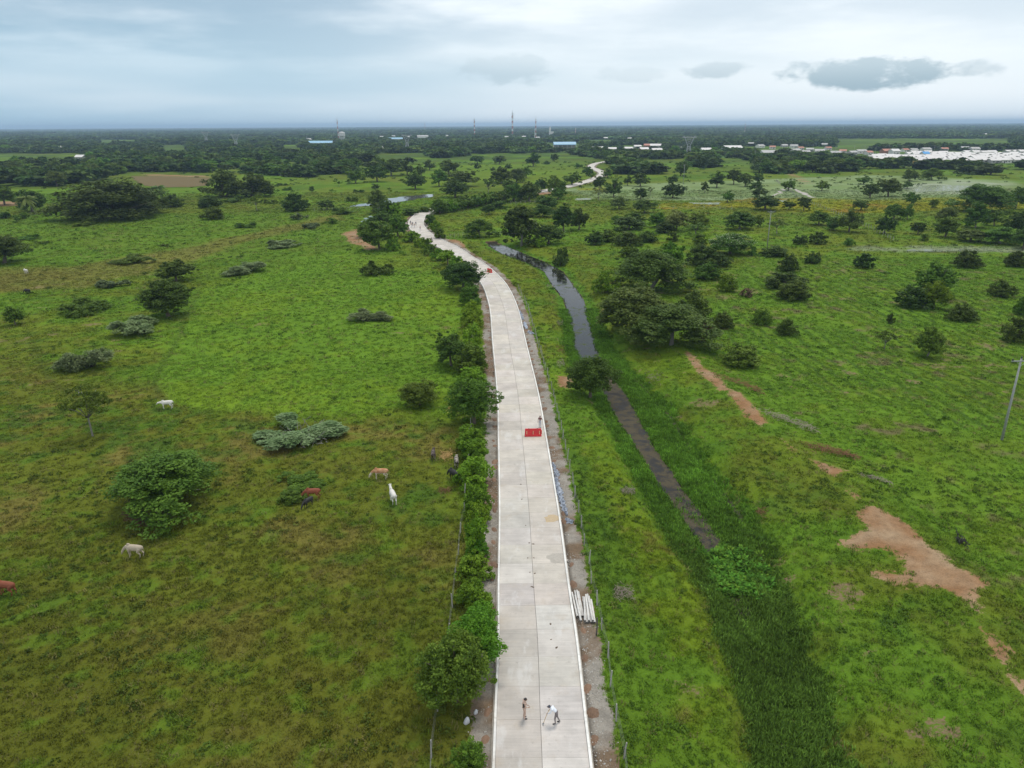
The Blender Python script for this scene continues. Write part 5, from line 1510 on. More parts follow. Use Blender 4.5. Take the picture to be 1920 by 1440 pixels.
for d0, d1, dens, s0, s1, thr in ((22, 70, 1.0, 0.35, 1.0, .53), (70, 160, 0.20, 0.5, 1.2, .56), (160, 420, 0.035, 0.9, 2.2, .54), (420, 760, 0.008, 1.8, 4.5, .50)):
    X, Y, r, c, b = sow(d0, d1, dens)
    edge = (np.abs(r) > 4.3) & (np.abs(r) < 6.4)
    ok = (b < 0.3) & (np.abs(r) > 4.1) & ((fbm(X, Y, 7, 95, 3) > thr) | edge | (gr.random(len(X)) < 0.12))
    X, Y, r, c = X[ok], Y[ok], r[ok], c[ok]
    acc.append((X, Y, base_h(X, Y, r), gr.uniform(s0, s1, len(X)), c))
X, Y, Z, Sc, c = [np.concatenate(q) for q in zip(*acc)]
n = len(X)
c = (c * 0.6 + np.array([.080, .150, .034]) * 0.4) * (0.65 + 0.6 * gr.random((n, 1)))
scatter('pasture_weeds', np.stack([X, Y, Z], 1), np.stack([Sc, Sc, Sc * gr.uniform(0.5, 1.0, n)], 1), gr.random(n) * 6.28, gr.integers(0, 3, n), c, WE, 'broad-leaved green weeds dotted through the pasture')
print('weeds', n)
# canal vegetation
n = 26000
Y = gr.uniform(26, 150, n) if False else 26 + (gr.random(n) ** 1.5) * 120
a, b_, fl, frr = canal(Y)
X = fl - 0.3 + (frr - fl + 0.5) * gr.random(n); X = X + (fbm(X, Y, 1.8, 117) - 0.5) * 2.2 + gr.normal(size=n) * 0.35
inw = (X > a + 0.3) & (X < b_ - 0.3)
Yp = G(1380, 1060, -1)[1]
cover = np.where(Y < Yp, 0.97, np.where(Y < Yp + 14, 0.10, 0.0))
dtc = np.abs(X - (frr - 0.7)) < 0.4
ok = np.where(inw, gr.random(n) < cover, True) & ~(dtc & (Y < 105) & (gr.random(n) < 0.75))
X, Y = X[ok], Y[ok]; n = len(X); Z = base_h(X, Y, np.full(n, 1e3)); Z = np.maximum(Z, -1.2)
hi_ = sstep(Y, 48, 68)[:, None]
c = (np.array([.118, .205, .030]) * (1 - hi_) + np.array([.120, .240, .026]) * hi_) * (0.5 + 0.95 * gr.random((n, 1))) * (0.45 + 1.15 * fbm(X, Y, 3, 97, 5))[:, None]
scatter('canal_grass', np.stack([X, Y, Z], 1), np.stack([gr.uniform(0.8, 1.5, n)] * 2 + [gr.uniform(0.9, 1.7, n)], 1), gr.random(n) * 6.28, gr.integers(0, 4, n), c, TU, 'rank dark green swamp grass filling the canal bed')


def bigleaf(seed):
    r = np.random.default_rng(seed); V = []; Fc = []; T = []
    for k in range(9):
        a = r.random() * 6.28; L = 0.55 + 0.5 * r.random(); el = 0.5 + 0.7 * r.random()
        d = np.array([math.cos(a) * math.cos(el), math.sin(a) * math.cos(el), math.sin(el)]); s = np.array([-math.sin(a), math.cos(a), 0])
        p = d * L * 0.3; q = d * L * 0.7 + [0, 0, .05]; t = d * L + [math.cos(a) * .15, math.sin(a) * .15, -0.08]; w = 0.11 + 0.06 * r.random()
        i = len(V); V += [p, q + s * w, t, q - s * w, q - [0, 0, 0.05]]; Fc += [(i, i + 4, i + 1), (i + 1, i + 4, i + 2), (i + 2, i + 4, i + 3), (i + 3, i + 4, i)]; T += [r.random()] * 4
    me = mesh_np('leafy_plant', V, Fc, ['leaf_instance']); attr(me, 'tone', 'FLOAT', 'FACE', T)
    return me


BL = [bigleaf(k) for k in (51, 52, 53)]
Pz = px_poly([(1326, 1040), (1350, 1025), (1400, 1030), (1420, 1060), (1440, 1105), (1410, 1118), (1360, 1108), (1335, 1075)], -0.8)
n = 2600; X = gr.uniform(Pz[:, 0].min(), Pz[:, 0].max(), n); Y = gr.uniform(Pz[:, 1].min(), Pz[:, 1].max(), n)
X = gr.uniform(Pz[:, 0].min() - 1, Pz[:, 0].max() + 1, n); Y = gr.uniform(Pz[:, 1].min() - 1.5, Pz[:, 1].max() + 2, n)
ok = poly_sd(X, Y, Pz) + gr.normal(size=n) * 0.28 > (fbm(X, Y, 1.1, 3) - 0.5) * 2.6
X, Y = X[ok][:620], Y[ok][:620]; n = len(X)
scatter('water_plants', np.stack([X, Y, np.full(n, -1.12)], 1), 0.30 + 0.55 * gr.random(n) ** 1.5, gr.random(n) * 6.28, gr.integers(0, 3, n), (np.array([.088, .220, .026]) + np.array([.06, .03, 0]) * (gr.random((n, 1)) ** 3)) * (0.55 + 0.7 * gr.random((n, 1))), BL, 'bright green large-leaved water plants crowding the canal')
# crushed stone on the shoulders
pb = []
for k in range(3):
    r = np.random.default_rng(k); bm = bmesh.new(); bmesh.ops.create_icosphere(bm, subdivisions=1, radius=0.5)
    for v in bm.verts: v.co *= 0.75 + 0.5 * r.random()
    m = bpy.data.meshes.new('pebble'); bm.to_mesh(m); bm.free(); m.materials.append(MATS['pebble']); pb.append(m)
n = 15000
ri = (near + gr.integers(-8 * SUB, 38 * SUB, n)).clip(0, len(road) - 1); sd = np.where(gr.random(n) < 0.6, 1, -1); of = sd * (2.95 + np.abs(gr.normal(size=n)) * 0.75)
X = road[ri, 0] + rn[ri, 0] * of + gr.normal(size=n) * 0.2; Y = road[ri, 1] + rn[ri, 1] * of + gr.normal(size=n) * 0.3
r, _ = road_off(X, Y); ok = (np.abs(r) > 2.98) & (np.abs(r) < 4.9) & (fbm(X, Y, 2.5, 99) > 0.45); X, Y, r = X[ok], Y[ok], r[ok]; n = len(X)
scatter('gravel', np.stack([X, Y, base_h(X, Y, r)], 1), 0.03 + 0.11 * gr.random(n) ** 4, gr.random(n) * 6.28, gr.integers(0, 3, n), np.ones((n, 3)), pb, 'pale crushed stone strewn along the road shoulders')
# ------------------------------------------------------------------ people and cattle
def remesh(name, mb, voxel, segs, mats, smooth_n=4):
    """one continuous skin over overlapping solids; materials by nearest bone"""
    me = mesh_np(name, mb.v, mb.f)
    o = bpy.data.objects.new('tmp_body', me); COL.objects.link(o)
    m = o.modifiers.new('r', 'REMESH'); m.mode = 'VOXEL'; m.voxel_size = voxel
    s = o.modifiers.new('s', 'SMOOTH'); s.factor = 0.5; s.iterations = smooth_n
    dg = bpy.context.evaluated_depsgraph_get(); dg.update()
    out = bpy.data.meshes.new_from_object(o.evaluated_get(dg)); out.name = name
    bpy.data.objects.remove(o)
    n = len(out.polygons); C = np.zeros(n * 3, np.float32); out.polygons.foreach_get('center', C); C = C.reshape(-1, 3)
    best = np.full(n, 1e9); mi = np.zeros(n, int)
    names = []
    for a, b, ra, mat in segs:
        if mat not in names: names.append(mat)
        a = np.array(a); b = np.array(b); d = b - a; t = np.clip(((C - a) @ d) / (d @ d + 1e-9), 0, 1)
        q = np.linalg.norm(C - a - t[:, None] * d, axis=1) / ra
        k = q < best; best[k] = q[k]; mi[k] = names.index(mat)
    out.materials.clear()
    for q in names: out.materials.append(MATS[q])
    out.polygons.foreach_set('material_index', mi.astype(np.int32)); out.polygons.foreach_set('use_smooth', np.ones(n, bool))
    return out


def capsule(mb, a, b, ra, rb, segs, mat):
    fa = ra if hasattr(ra, '__len__') else (ra, ra); fb = rb if hasattr(rb, '__len__') else (rb, rb)
    mb.tube([a, b], [fa, fb], 12)
    mb.ball(a, min(fa), 12, 8); mb.ball(b, min(fb), 12, 8)
    segs.append((a, b, max(max(fa), max(fb)) * 0.9 + 0.02, mat))


def person_mesh(name, pose, shirt, pants, sleeve='skin', fingers=True, voxel=0.014):
    """a standing adult facing +Y, 1.70 m tall; pose overrides joints"""
    J = dict(pelvis=(0, 0, 0.93), waist=(0, 0.0, 1.10), chest=(0, 0.01, 1.32), neck=(0, 0.02, 1.47), head=(0, 0.04, 1.61), nose=(0, 0.15, 1.59),
             sl=(-.18, 0, 1.40), sr=(.18, 0, 1.40), el=(-.24, -.02, 1.12), er=(.24, -.02, 1.12), wl=(-.25, .08, .88), wr=(.25, .08, .88), hl=(-.25, .12, .80), hr=(.25, .12, .80),
             pl=(-.09, 0, .90), pr=(.09, 0, .90), kl=(-.10, .03, .48), kr=(.10, .03, .48), al=(-.10, -.02, .09), ar=(.10, -.02, .09), tl=(-.11, .15, .035), tr=(.11, .15, .035))
    J.update(pose); mb = MB(); S = []
    c = lambda a, b, ra, rb, m: capsule(mb, J[a], J[b], ra, rb, S, m)
    c('pelvis', 'waist', (.155, .11), (.135, .10), pants); c('waist', 'chest', (.135, .10), (.165, .115), shirt); c('chest', 'neck', (.165, .115), .062, shirt); c('neck', 'head', .052, .06, 'skin')
    mb.ball(J['head'], (.078, .098, .115), 14, 10); S.append((J['head'], J['nose'], .12, 'skin'))
    mb.ball(J['nose'], .022, 8, 6)
    hd = np.array(J['head'])
    for s in (-1, 1): mb.ball(hd + [s * .08, 0, -.01], (.012, .022, .032), 6, 5)
    for s in 'lr':
        c('s' + s, 'e' + s, .056, .044, shirt); capsule(mb, J['chest'], J['s' + s], .09, .06, S, shirt)
        c('e' + s, 'w' + s, .042, .030, sleeve); c('w' + s, 'h' + s, (.038, .020), (.040, .018), 'skin')
        c('p' + s, 'k' + s, .088, .060, pants); capsule(mb, J['pelvis'], J['p' + s], .11, .09, S, pants)
        c('k' + s, 'a' + s, .058, .040, pants); c('a' + s, 't' + s, .045, .038, 'shoe')
        if fingers:
            w, h = np.array(J['w' + s]), np.array(J['h' + s]); d = h - w; d = d / np.linalg.norm(d)
            sd = np.cross(d, [0, 1, 0.3]); sd /= np.linalg.norm(sd) + 1e-9; fw = np.cross(sd, d)
            for q, L in enumerate((.060, .075, .080, .070)):
                b0 = h + sd * (q - 1.5) * 0.019; b1 = b0 + d * L * 0.55 + fw * 0.008; b2 = b0 + d * L * 0.9 + fw * 0.035
                mb.tube([b0 - d * .02, b1, b2], [.0105, .0098, .0085], 6); S.append((b0, b2, .02, 'skin'))
            tb = w + d * 0.02 + sd * 0.035; tt = tb + sd * 0.035 + d * 0.045 + fw * 0.015
            mb.tube([tb - sd * .02, tb + sd * .015, tt], [.014, .012, .010], 6); S.append((tb, tt, .02, 'skin'))
    return remesh(name, mb, voxel, S, None), J


def head_wear(J, mat, bun=False, brim=False):
    h = np.array(J['head']); f = np.array(J['nose']) - h; f = f / np.linalg.norm(f)
    mb = MB().ball(h - f * 0.022 + [0, 0, .024], (.090, .102, .108), 14, 9)
    if bun: mb.ball(h - f * 0.12 + [0, 0, .0], .052, 10, 7)
    if brim: mb.ball(h + f * 0.10 + [0, 0, .052], (.075, .075, .014), 12, 6)
    return mb.mesh('hair' if not brim else 'cap', [mat], True)


# cattle: one standing, one grazing, one looking back
def cow_mesh(pose, hide, legm=None):
    mb = MB(); S = []; legm = legm or hide
    cp = lambda a, b, ra, rb, m=hide: capsule(mb, a, b, ra, rb, S, m)
    cp((0, -.78, 1.10), (0, -.30, 1.08), (.25, .27), (.29, .33)); cp((0, -.30, 1.06), (0, .32, 1.06), (.29, .34), (.28, .34)); cp((0, .32, 1.06), (0, .58, 1.10), (.27, .33), (.19, .26))
    mb.ball((0, .42, 1.40), (.11, .20, .13), 10, 7)                       # shoulder hump
    if pose == 'graze': nk, hd, mz = (0, .92, .92), (0, 1.16, .58), (0, 1.30, .28)
    elif pose == 'up': nk, hd, mz = (0, .86, 1.36), (0, 1.04, 1.56), (0, 1.36, 1.44)
    else: nk, hd, mz = (.06, .92, 1.14), (.12, 1.16, 1.08), (.20, 1.40, .86)
    cp((0, .58, 1.14), nk, (.17, .22), .15); cp(nk, hd, .145, .125); cp(hd, mz, (.115, .125), .075)
    hn = np.array(hd)
    for s in (-1, 1):
        mb.tube([hn + [s * .09, -.02, .06], hn + [s * .24, -.05, .06]], [.045, .02], 6); mb.tube([hn + [s * .06, -.05, .10], hn + [s * .13, -.06, .22]], [.025, .012], 6)
        st = .06 * s
        cp((s * .15, .42, .95), (s * .16, .45 + st, .58), .13, .075); cp((s * .16, .45 + st, .58), (s * .16, .44 + st, .28), .066, .048, legm); cp((s * .16, .44 + st, .28), (s * .16, .46 + st, .045), .045, .055, 'hoof' if legm != hide else legm)
        cp((s * .15, -.72, 1.02), (s * .18, -.58 - st, .72), (.17, .20), .12); cp((s * .18, -.58 - st, .72), (s * .17, -.82 - st, .48), .10, .062, legm); cp((s * .17, -.82 - st, .48), (s * .17, -.76 - st, .20), .052, .045, legm); cp((s * .17, -.76 - st, .20), (s * .17, -.72 - st, .045), .045, .055, legm)
    mb.tube([(0, -.98, 1.24), (.02, -1.08, 1.0), (.03, -1.06, .62)], [.035, .028, .024], 6); mb.ball((.03, -1.06, .54), (.04, .04, .11), 8, 6); S.append(((0, -.98, 1.2), (.03, -1.06, .6), .05, hide)); S.append(((.03, -1.06, .58), (.03, -1.06, .45), .08, 'hoof'))
    return remesh('cow', mb, 0.030, S, None, 5)


COWM = {}
for (x, y, head, hide, pose, sc, label) in [
    (313, 766, 105, 'hide_white', 'low', 0.95, 'white cow on the trodden edge of the bright meadow'),
    (150, 742, 10, 'hide_pied', 'low', 0.9, 'black and white cow standing behind the thin open tree'),
    (713, 899, 92, 'hide_fawn', 'graze', 0.98, 'orange-brown cow with a pale belly grazing near the white cow with black tail tip'),
    (737, 942, 22, 'hide_white', 'up', 1.02, 'white cow with a black tail tip walking off with raised head'),
    (813, 862, 6, 'hide_smoky', 'low', 0.95, 'dark brown cow beside the heap of yellow straw'),
    (856, 876, 4, 'hide_grey', 'low', 0.92, 'greyish cow close behind the black cow at the hedge'),
    (851, 902, 40, 'hide_black', 'graze', 1.0, 'black cow grazing against the roadside hedge'),
    (586, 936, 95, 'hide_red', 'graze', 0.95, 'red cow grazing behind the dark calf'),
    (578, 951, 150, 'hide_black', 'graze', 0.78, 'dark calf at the small pale bush'),
    (253, 1046, 82, 'hide_tan', 'graze', 1.0, 'greyish tan cow grazing alone below the broad spreading tree'),
    (13, 1114, 80, 'hide_red', 'graze', 1.0, 'red-brown cow alone on the dark grass at the pasture end'),
    (49, 513, 60, 'hide_white', 'low', 0.95, 'far white cow near the dark tree on the dry grass'),
    (52, 551, 80, 'hide_black', 'graze', 0.9, 'far black cow on the dry grass')]:
    k = (pose, hide)
    if k not in COWM: COWM[k] = cow_mesh(pose, hide, None)
    p = G(x, y)
    tag(put('cow', COWM[k], loc=(p[0], p[1], gz(p[0], p[1]) - 0.01), rz=R(head), sc=sc * 0.9), label, 'cow')


def person_at(pm, J, x, y, rz, z, wear, label, group=None, sc=1.0):
    p = G(x, y, z)
    o = put('person', pm, loc=p, rz=rz, sc=sc * 0.92)
    for nm, me in wear: put(nm, me, o)
    tag(o, label, 'person', group)
    return o


ROADZ = 0.10
pm, J = person_mesh('person', dict(head=(0, .10, 1.59), nose=(0, .205, 1.53), neck=(0, .045, 1.46), el=(-.23, .02, 1.12), er=(.23, .02, 1.12), wl=(-.10, .24, 1.00), wr=(.12, .25, .99), hl=(-.06, .31, .97), hr=(.08, .32, .96)), 'cloth_beige', 'cloth_beige', 'cloth_beige')
o = person_at(pm, J, 983, 1347, R(-75), ROADZ, [('hair', head_wear(J, 'hair', bun=True))], 'person in beige clothes with dark tied hair standing and looking down at their hands')
put('bag', MB().box((.13, -.03, 1.22), (.05, .22, .26), 0.2).tube([(.12, .09, 1.24), (.02, .10, 1.44), (-.10, .03, 1.45)], .013, 5).mesh('bag', ['hair']), o)
pm, J = person_mesh('person', dict(waist=(0, .08, 1.06), chest=(0, .26, 1.20), neck=(0, .40, 1.27), head=(0, .50, 1.30), nose=(0, .585, 1.23), sl=(-.17, .28, 1.24), sr=(.17, .28, 1.24), el=(-.23, .40, .98), er=(.23, .36, .98),
                                   wl=(-.10, .56, .82), wr=(.12, .48, .96), hl=(-.08, .62, .76), hr=(.10, .52, .92), kl=(-.13, .08, .48), kr=(.12, -.04, .48), al=(-.14, .04, .09), ar=(.13, -.22, .09), tl=(-.15, .20, .035), tr=(.14, -.06, .035)), 'cloth_white', 'cloth_grey', 'cloth_white')
o = person_at(pm, J, 1043, 1356, R(78), ROADZ, [('cap', head_wear(J, 'cap_grey', brim=True))], 'person in white shirt, grey trousers and dark cap bent over a shovel')
p2 = np.array(o.location); c2, s2 = math.cos(R(78)), math.sin(R(78))
e = bpy.data.objects.new('shovel', None); COL.objects.link(e); e.location = p2; e.rotation_euler = (0, 0, R(78)); e.scale = (.92, .92, .92)
put('shaft', MB().tube([(.11, .46, 1.06), (-.09, .63, .74), (-.30, .82, .16)], .017, 7).mesh('shaft', ['straw']), e)
put('blade', MB().add([(-.42, .86, .035), (-.22, .92, .035), (-.24, .80, .18), (-.36, .76, .18), (-.42, .86, .02), (-.22, .92, .02), (-.24, .80, .16), (-.36, .76, .16)], [(0, 1, 2, 3), (7, 6, 5, 4), (0, 4, 5, 1), (1, 5, 6, 2), (2, 6, 7, 3), (3, 7, 4, 0)]).mesh('blade', ['steel']), e)
tag(e, 'long-handled shovel held by the person in the white shirt', 'shovel')
pm, J = person_mesh('person', dict(el=(-.30, .10, 1.22), wl=(-.22, .24, 1.44), hl=(-.18, .24, 1.52), kl=(-.10, .04, .48), er=(.25, 0, 1.14)), 'cloth_maroon', 'cloth_jeans')
person_at(pm, J, 1012.5, 802, R(160), ROADZ, [('hair', head_wear(J, 'hair'))], 'person in maroon top and pale jeans standing at the kerb behind the red barrier')
GP = [person_mesh('person', {}, 'cloth_navy', 'cloth_grey', 'skin', False, 0.03), person_mesh('person', dict(kl=(-.1, .12, .5), al=(-.1, .16, .09), tl=(-.1, .32, .05), ar=(.1, -.2, .12), tr=(.1, -.04, .04)), 'cloth_orange', 'cloth_jeans', 'skin', False, 0.03)]
GH = [head_wear(q[1], 'hair') for q in GP]
for k, (x, y, rz) in enumerate(((770, 421.5, 0.4), (772, 426, 2.2), (774, 424, 1.0), (777, 427, -0.6), (780, 423.5, 3.0), (788, 432, 0.2))):
    q = k % 2
    person_at(GP[q][0], GP[q][1], x, y, rz, ROADZ, [('hair', GH[q])], ['person in dark clothes among the group on the far road bend', 'person in orange top and pale jeans among the group on the far road bend'][q], 'group of people on the road bend ' + 'ab'[q] if False else ('people in dark clothes on the bend', 'people in orange on the bend')[q])
# motorcycle and rider
p = G(809, 454, ROADZ); rz = R(150)
e = bpy.data.objects.new('motorcycle', None); COL.objects.link(e); e.location = p; e.rotation_euler = (0, 0, rz)


def wheel_mesh(r0, r1):
    V = []; Fc = []
    for i in range(20):
        a = i * math.pi / 10
        for j in range(6):
            b = j * math.pi / 3; rr = r0 + r1 * math.cos(b); V.append((r1 * 0.9 * math.sin(b), rr * math.cos(a), rr * math.sin(a)))
    for i in range(20):
        for j in range(6): Fc.append((i * 6 + j, ((i + 1) % 20) * 6 + j, ((i + 1) % 20) * 6 + (j + 1) % 6, i * 6 + (j + 1) % 6))
    return mesh_np('tyre', V, Fc, ['rubber'], smooth_=True)


for yy in (-.62, .62):
    w = put('wheel', MB().tube([(-.05, 0, 0), (.05, 0, 0)], .07, 8).tube([(0, -.24, 0), (0, .24, 0)], .012, 4).tube([(0, 0, -.24), (0, 0, .24)], .012, 4).mesh('hub', ['steel']), e, loc=(0, yy, .31)); put('tyre', wheel_mesh(.25, .055), w)
put('frame', MB().tube([(0, -.62, .31), (0, -.1, .38), (0, .35, .55), (0, .45, .9)], .04, 6).tube([(0, .62, .31), (0, .42, .95)], .035, 6).box((0, 0, .42), (.24, .36, .28)).mesh('frame', ['paint_dark']), e)
put('fuel_tank', MB().ball((0, .18, .82), (.15, .26, .13)).mesh('fuel_tank', ['red_plastic'], True), e)
put('seat', MB().ball((0, -.28, .80), (.14, .40, .07)).mesh('seat', ['rubber'], True), e)
put('handlebar', MB().tube([(-.36, .36, 1.02), (0, .44, .98), (.36, .36, 1.02)], .016, 6).mesh('handlebar', ['steel']), e)
put('headlight', MB().ball((0, .56, .88), (.09, .07, .09)).mesh('headlight', ['mast_white'], True), e)
tag(e, 'small motorcycle coming along the far road', 'motorcycle')
pm, J = person_mesh('person', dict(pelvis=(0, -.2, .92), waist=(0, -.19, 1.08), chest=(0, -.13, 1.30), neck=(0, -.10, 1.45), head=(0, -.06, 1.58), nose=(0, .05, 1.56), sl=(-.18, -.13, 1.38), sr=(.18, -.13, 1.38), el=(-.28, .05, 1.18), er=(.28, .05, 1.18), wl=(-.33, .30, 1.08), wr=(.33, .30, 1.08), hl=(-.33, .37, 1.05), hr=(.33, .37, 1.05),
                                   pl=(-.10, -.18, .90), pr=(.10, -.18, .90), kl=(-.22, .18, .72), kr=(.22, .18, .72), al=(-.20, -.04, .36), ar=(.20, -.04, .36), tl=(-.20, .10, .31), tr=(.20, .10, .31)), 'cloth_grey', 'cloth_navy', 'cloth_grey', False, 0.03)
person_at(pm, J, 809, 454, rz, ROADZ, [('hair', head_wear(J, 'hair'))], 'person in grey riding the small motorcycle on the far road')


# ------------------------------------------------------------------ barriers, poles, sheets
def barrier(loc, rz, label):
    e = bpy.data.objects.new('plastic_barrier', None); COL.objects.link(e); e.location = loc; e.rotation_euler = (0, 0, rz)
    prof = [(.26, 0), (.26, .14), (.17, .22), (.10, .80), (.07, .92)]
    V = []; xs_ = [-1.0, -.90, -.86, -.12, -.08, .08, .12, .86, .90, 1.0]; dent = [0, 0, .045, .045, 0, 0, .045, .045, 0, 0]
    ring = None
    for x, d in zip(xs_, dent):
        r_ = [(x * (1 - 0.05 * z), -(y - (d if 0.2 < z < 0.85 else 0)), z) for y, z in prof]; r_ += [(a, -b, c) for a, b, c in r_[::-1]]; V += r_
    n = 10; Fc = [(i * n + k, (i + 1) * n + k, (i + 1) * n + (k + 1) % n, i * n + (k + 1) % n) for i in range(9) for k in range(n)]
    Fc += [tuple(range(n)), tuple(9 * n + k for k in range(n - 1, -1, -1))]
    put('body', mesh_np('body', V, Fc, ['red_plastic']), e)
    for x in (-.78, 0, .78):
        put('reflector_strip', MB().box((x * 0.97, -.150, .47), (.075, .055, .42)).mesh('reflector_strip', ['reflector']), e)
    for x in (-.5, .5): put('filler_cap', MB().tube([(x, 0, .90), (x, 0, .955)], .055, 10).mesh('filler_cap', ['rubber']), e)
    put('coupling', MB().box((1.0, 0, .45), (.09, .10, .5)).mesh('coupling', ['red_plastic']), e)
    tag(e, label, 'barrier')


p = G(999.5, 817, ROADZ); barrier(p, R(2), 'red plastic road barrier with pale reflector strips beside the person in maroon')
p = G(918, 510.5, ROADZ); barrier(p, R(-58), 'far red plastic road barrier set across the lane at the road curve')
# whitewashed poles beside the kerb
ip = int(np.argmin(np.hypot(*(road - G(995, 1160)[:2]).T))); pr_ = random.Random(9)
for k in range(13):
    lay = 1 if k >= 9 else 0
    off = 3.12 + (k * 0.155 if not lay else (k - 9) * 0.30 + 0.2); z = 0.10 + 0.155 * lay + 0.0
    L = pr_.uniform(2.7, 3.3); i = ip + (0 if k < 4 else -1); a = np.array(road_at(i, off + pr_.uniform(-.03, .03))); t = np.array([rt[i][0] + pr_.uniform(-.05, .05) + (0.12 if k == 10 else 0), rt[i][1], 0])
    b = a + t * L; zz = np.array([0, 0, z])
    e = bpy.data.objects.new('round_post', None); COL.objects.link(e); e.location = a + zz
    v = (b - a)
    put('shaft', MB().tube([(0, 0, 0), v * 0.3, v * 0.7, v], [.082, .08, .075, .07], 9).mesh('shaft', ['pole_whitewash'], True), e)
    put('cut_end', MB().tube([-v * 0.004, v * 0.001], .070, 9).mesh('cut_end', ['pole_end']), e)
    tag(e, 'whitewashed round post in the stack lying beside the kerb', 'post', 'stack of whitewashed posts')


def crumple(name, pts, wid, label, seed, mat='blue_sheet', h=0.25, cat='sheet'):
    r = np.random.default_rng(seed); P = catmull([G(x, y) for x, y in pts], 0.16) if len(pts) > 2 else np.array([G(*pts[0])[:2] * (1 - t) + G(*pts[1])[:2] * t for t in np.linspace(0, 1, 12)])
    n = len(P); m = 9; V = []; Fc = []
    T_ = np.gradient(P, axis=0); T_ /= np.linalg.norm(T_, axis=1)[:, None] + 1e-9
    for i in range(n):
        w = wid * (0.45 + 0.75 * r.random()) * math.sin(math.pi * (i + 0.6) / (n + 0.2)) ** 0.5
        for j in range(m):
            u = (j / (m - 1) - 0.5) * 2; x = P[i, 0] + T_[i, 1] * u * w + r.normal() * .05; y = P[i, 1] - T_[i, 0] * u * w + r.normal() * .05
            V.append((x, y, gz(x, y) + 0.04 + h * (1 - abs(u) ** 2) * r.random()))
    for i in range(n - 1):
        for j in range(m - 1): Fc.append((i * m + j, i * m + j + 1, (i + 1) * m + j + 1, (i + 1) * m + j))
    V = np.array(V); c = np.array([V[:, 0].mean(), V[:, 1].mean(), V[:, 2].min()])
    tag(put(name, mesh_np(name, V - c, Fc, [mat]), loc=c), label, cat)


crumple('plastic_sheet', [(1035, 868), (1046, 884), (1041, 902), (1050, 930), (1058, 952), (1063, 968)], 0.42, 'long crumpled blue-grey plastic sheet trailing along the gravel shoulder', 1)
crumple('plastic_sheet', [(1060, 976), (1067, 979), (1076, 980)], 0.45, 'bundled blue plastic sheet at the end of the long trailing one', 2, h=0.4)
crumple('plastic_sheet', [(973, 582), (977, 590), (981, 600)], 0.40, 'blue plastic sheet on the gravel where the road starts to curve', 3)
crumple('plastic_sheet', [(983, 604), (986, 612), (989, 618)], 0.35, 'second scrap of blue plastic sheet along the curving road shoulder', 4)
crumple('plastic_sheet', [(991, 622), (995, 625), (1000, 627)], 0.5, 'last heap of blue plastic sheet lying off the gravel shoulder', 5, h=0.35)
for (x, y, s, label) in ((875, 1356, 0.6, 'white sack leaning in the grass beside a fence post under the hedge tree'), (892, 1338, 0.42, 'small white bundle on the red soil behind the kerb')):
    p = G(x, y); bm = bmesh.new(); bmesh.ops.create_icosphere(bm, subdivisions=3, radius=0.3)
    for v in bm.verts:
        v.co.z *= 1.5; q = 1 + 0.25 * math.sin(9 * v.co.x + 5 * v.co.z) * math.cos(8 * v.co.y); v.co *= q; v.co.x += 0.25 * v.co.z; v.co.z = max(v.co.z, -0.28)
    m = bpy.data.meshes.new('sack'); bm.to_mesh(m); bm.free(); m.materials.append(MATS['sack_white'])
    tag(put('sack', m, loc=(p[0], p[1], gz(p[0], p[1]) + 0.27 * s), sc=s), label, 'sack')


# heaps
def heap_mesh(seed, mat, rough=0.5, n=12):
    r = np.random.default_rng(seed); V = [(0, 0, 1)]; Fc = []; rings = 4
    for q in range(1, rings + 1):
        for k in range(n):
            a = 2 * math.pi * k / n; rad = q / rings * (0.8 + rough * 0.45 * r.random()); z = (math.cos(q / rings * math.pi) * 0.5 + 0.5) * (0.75 + rough * r.random()) - (0.25 if q == rings else 0)
            V.append((rad * math.cos(a), rad * math.sin(a), z))
    Fc = [(0, 1 + k, 1 + (k + 1) % n) for k in range(n)]
    for q in range(rings - 1):
        for k in range(n): Fc.append((1 + q * n + k, 1 + (q + 1) * n + k, 1 + (q + 1) * n + (k + 1) % n, 1 + q * n + (k + 1) % n))
    return mesh_np('heap', V, Fc, [mat], smooth_=True)


HM = [heap_mesh(k, 'earth_red') for k in range(5)]
j0 = near // SUB - 4
for k in range(j0, j0 + 52):
    for side in (-1, 1):
        if random.random() < 0.10: continue
        i = min(k * SUB + random.randrange(3), len(road) - 1); of = side * (3.22 + random.uniform(0, .22)); x, y, _ = road_at(i, of); s = random.uniform(.34, .68)
        tag(put('soil_heap', random.choice(HM), loc=(x, y, gz(x, y) - 0.03), rz=math.atan2(rt[i][1], rt[i][0]) + random.uniform(-.3, .3), sc=(s * random.uniform(1.0, 1.5), s * random.uniform(.6, .9), s * 0.30)),
            ('small heap of red soil banked against the kerb on the canal side' if side > 0 else 'small heap of red soil banked against the kerb on the hedge side'), 'soil heap', 'soil heaps on the canal side' if side > 0 else 'soil heaps on the hedge side')
for (x, y, sx, sy, mat, label) in ((1036, 972, .85, .75, 'sand', 'thin spill of tan sand on the concrete against the kerb'), (1044, 1046, .8, .9, 'sand_grey', 'thin smear of grey sand spilt on the concrete beside the kerb')):
    p = G(x, y, ROADZ); tag(put('sand_spill', heap_mesh(int(x), mat, 0.9, 16), loc=(p[0], p[1], ROADZ + 0.008), rz=0.5, sc=(sx, sy, 0.05)), label, 'sand')
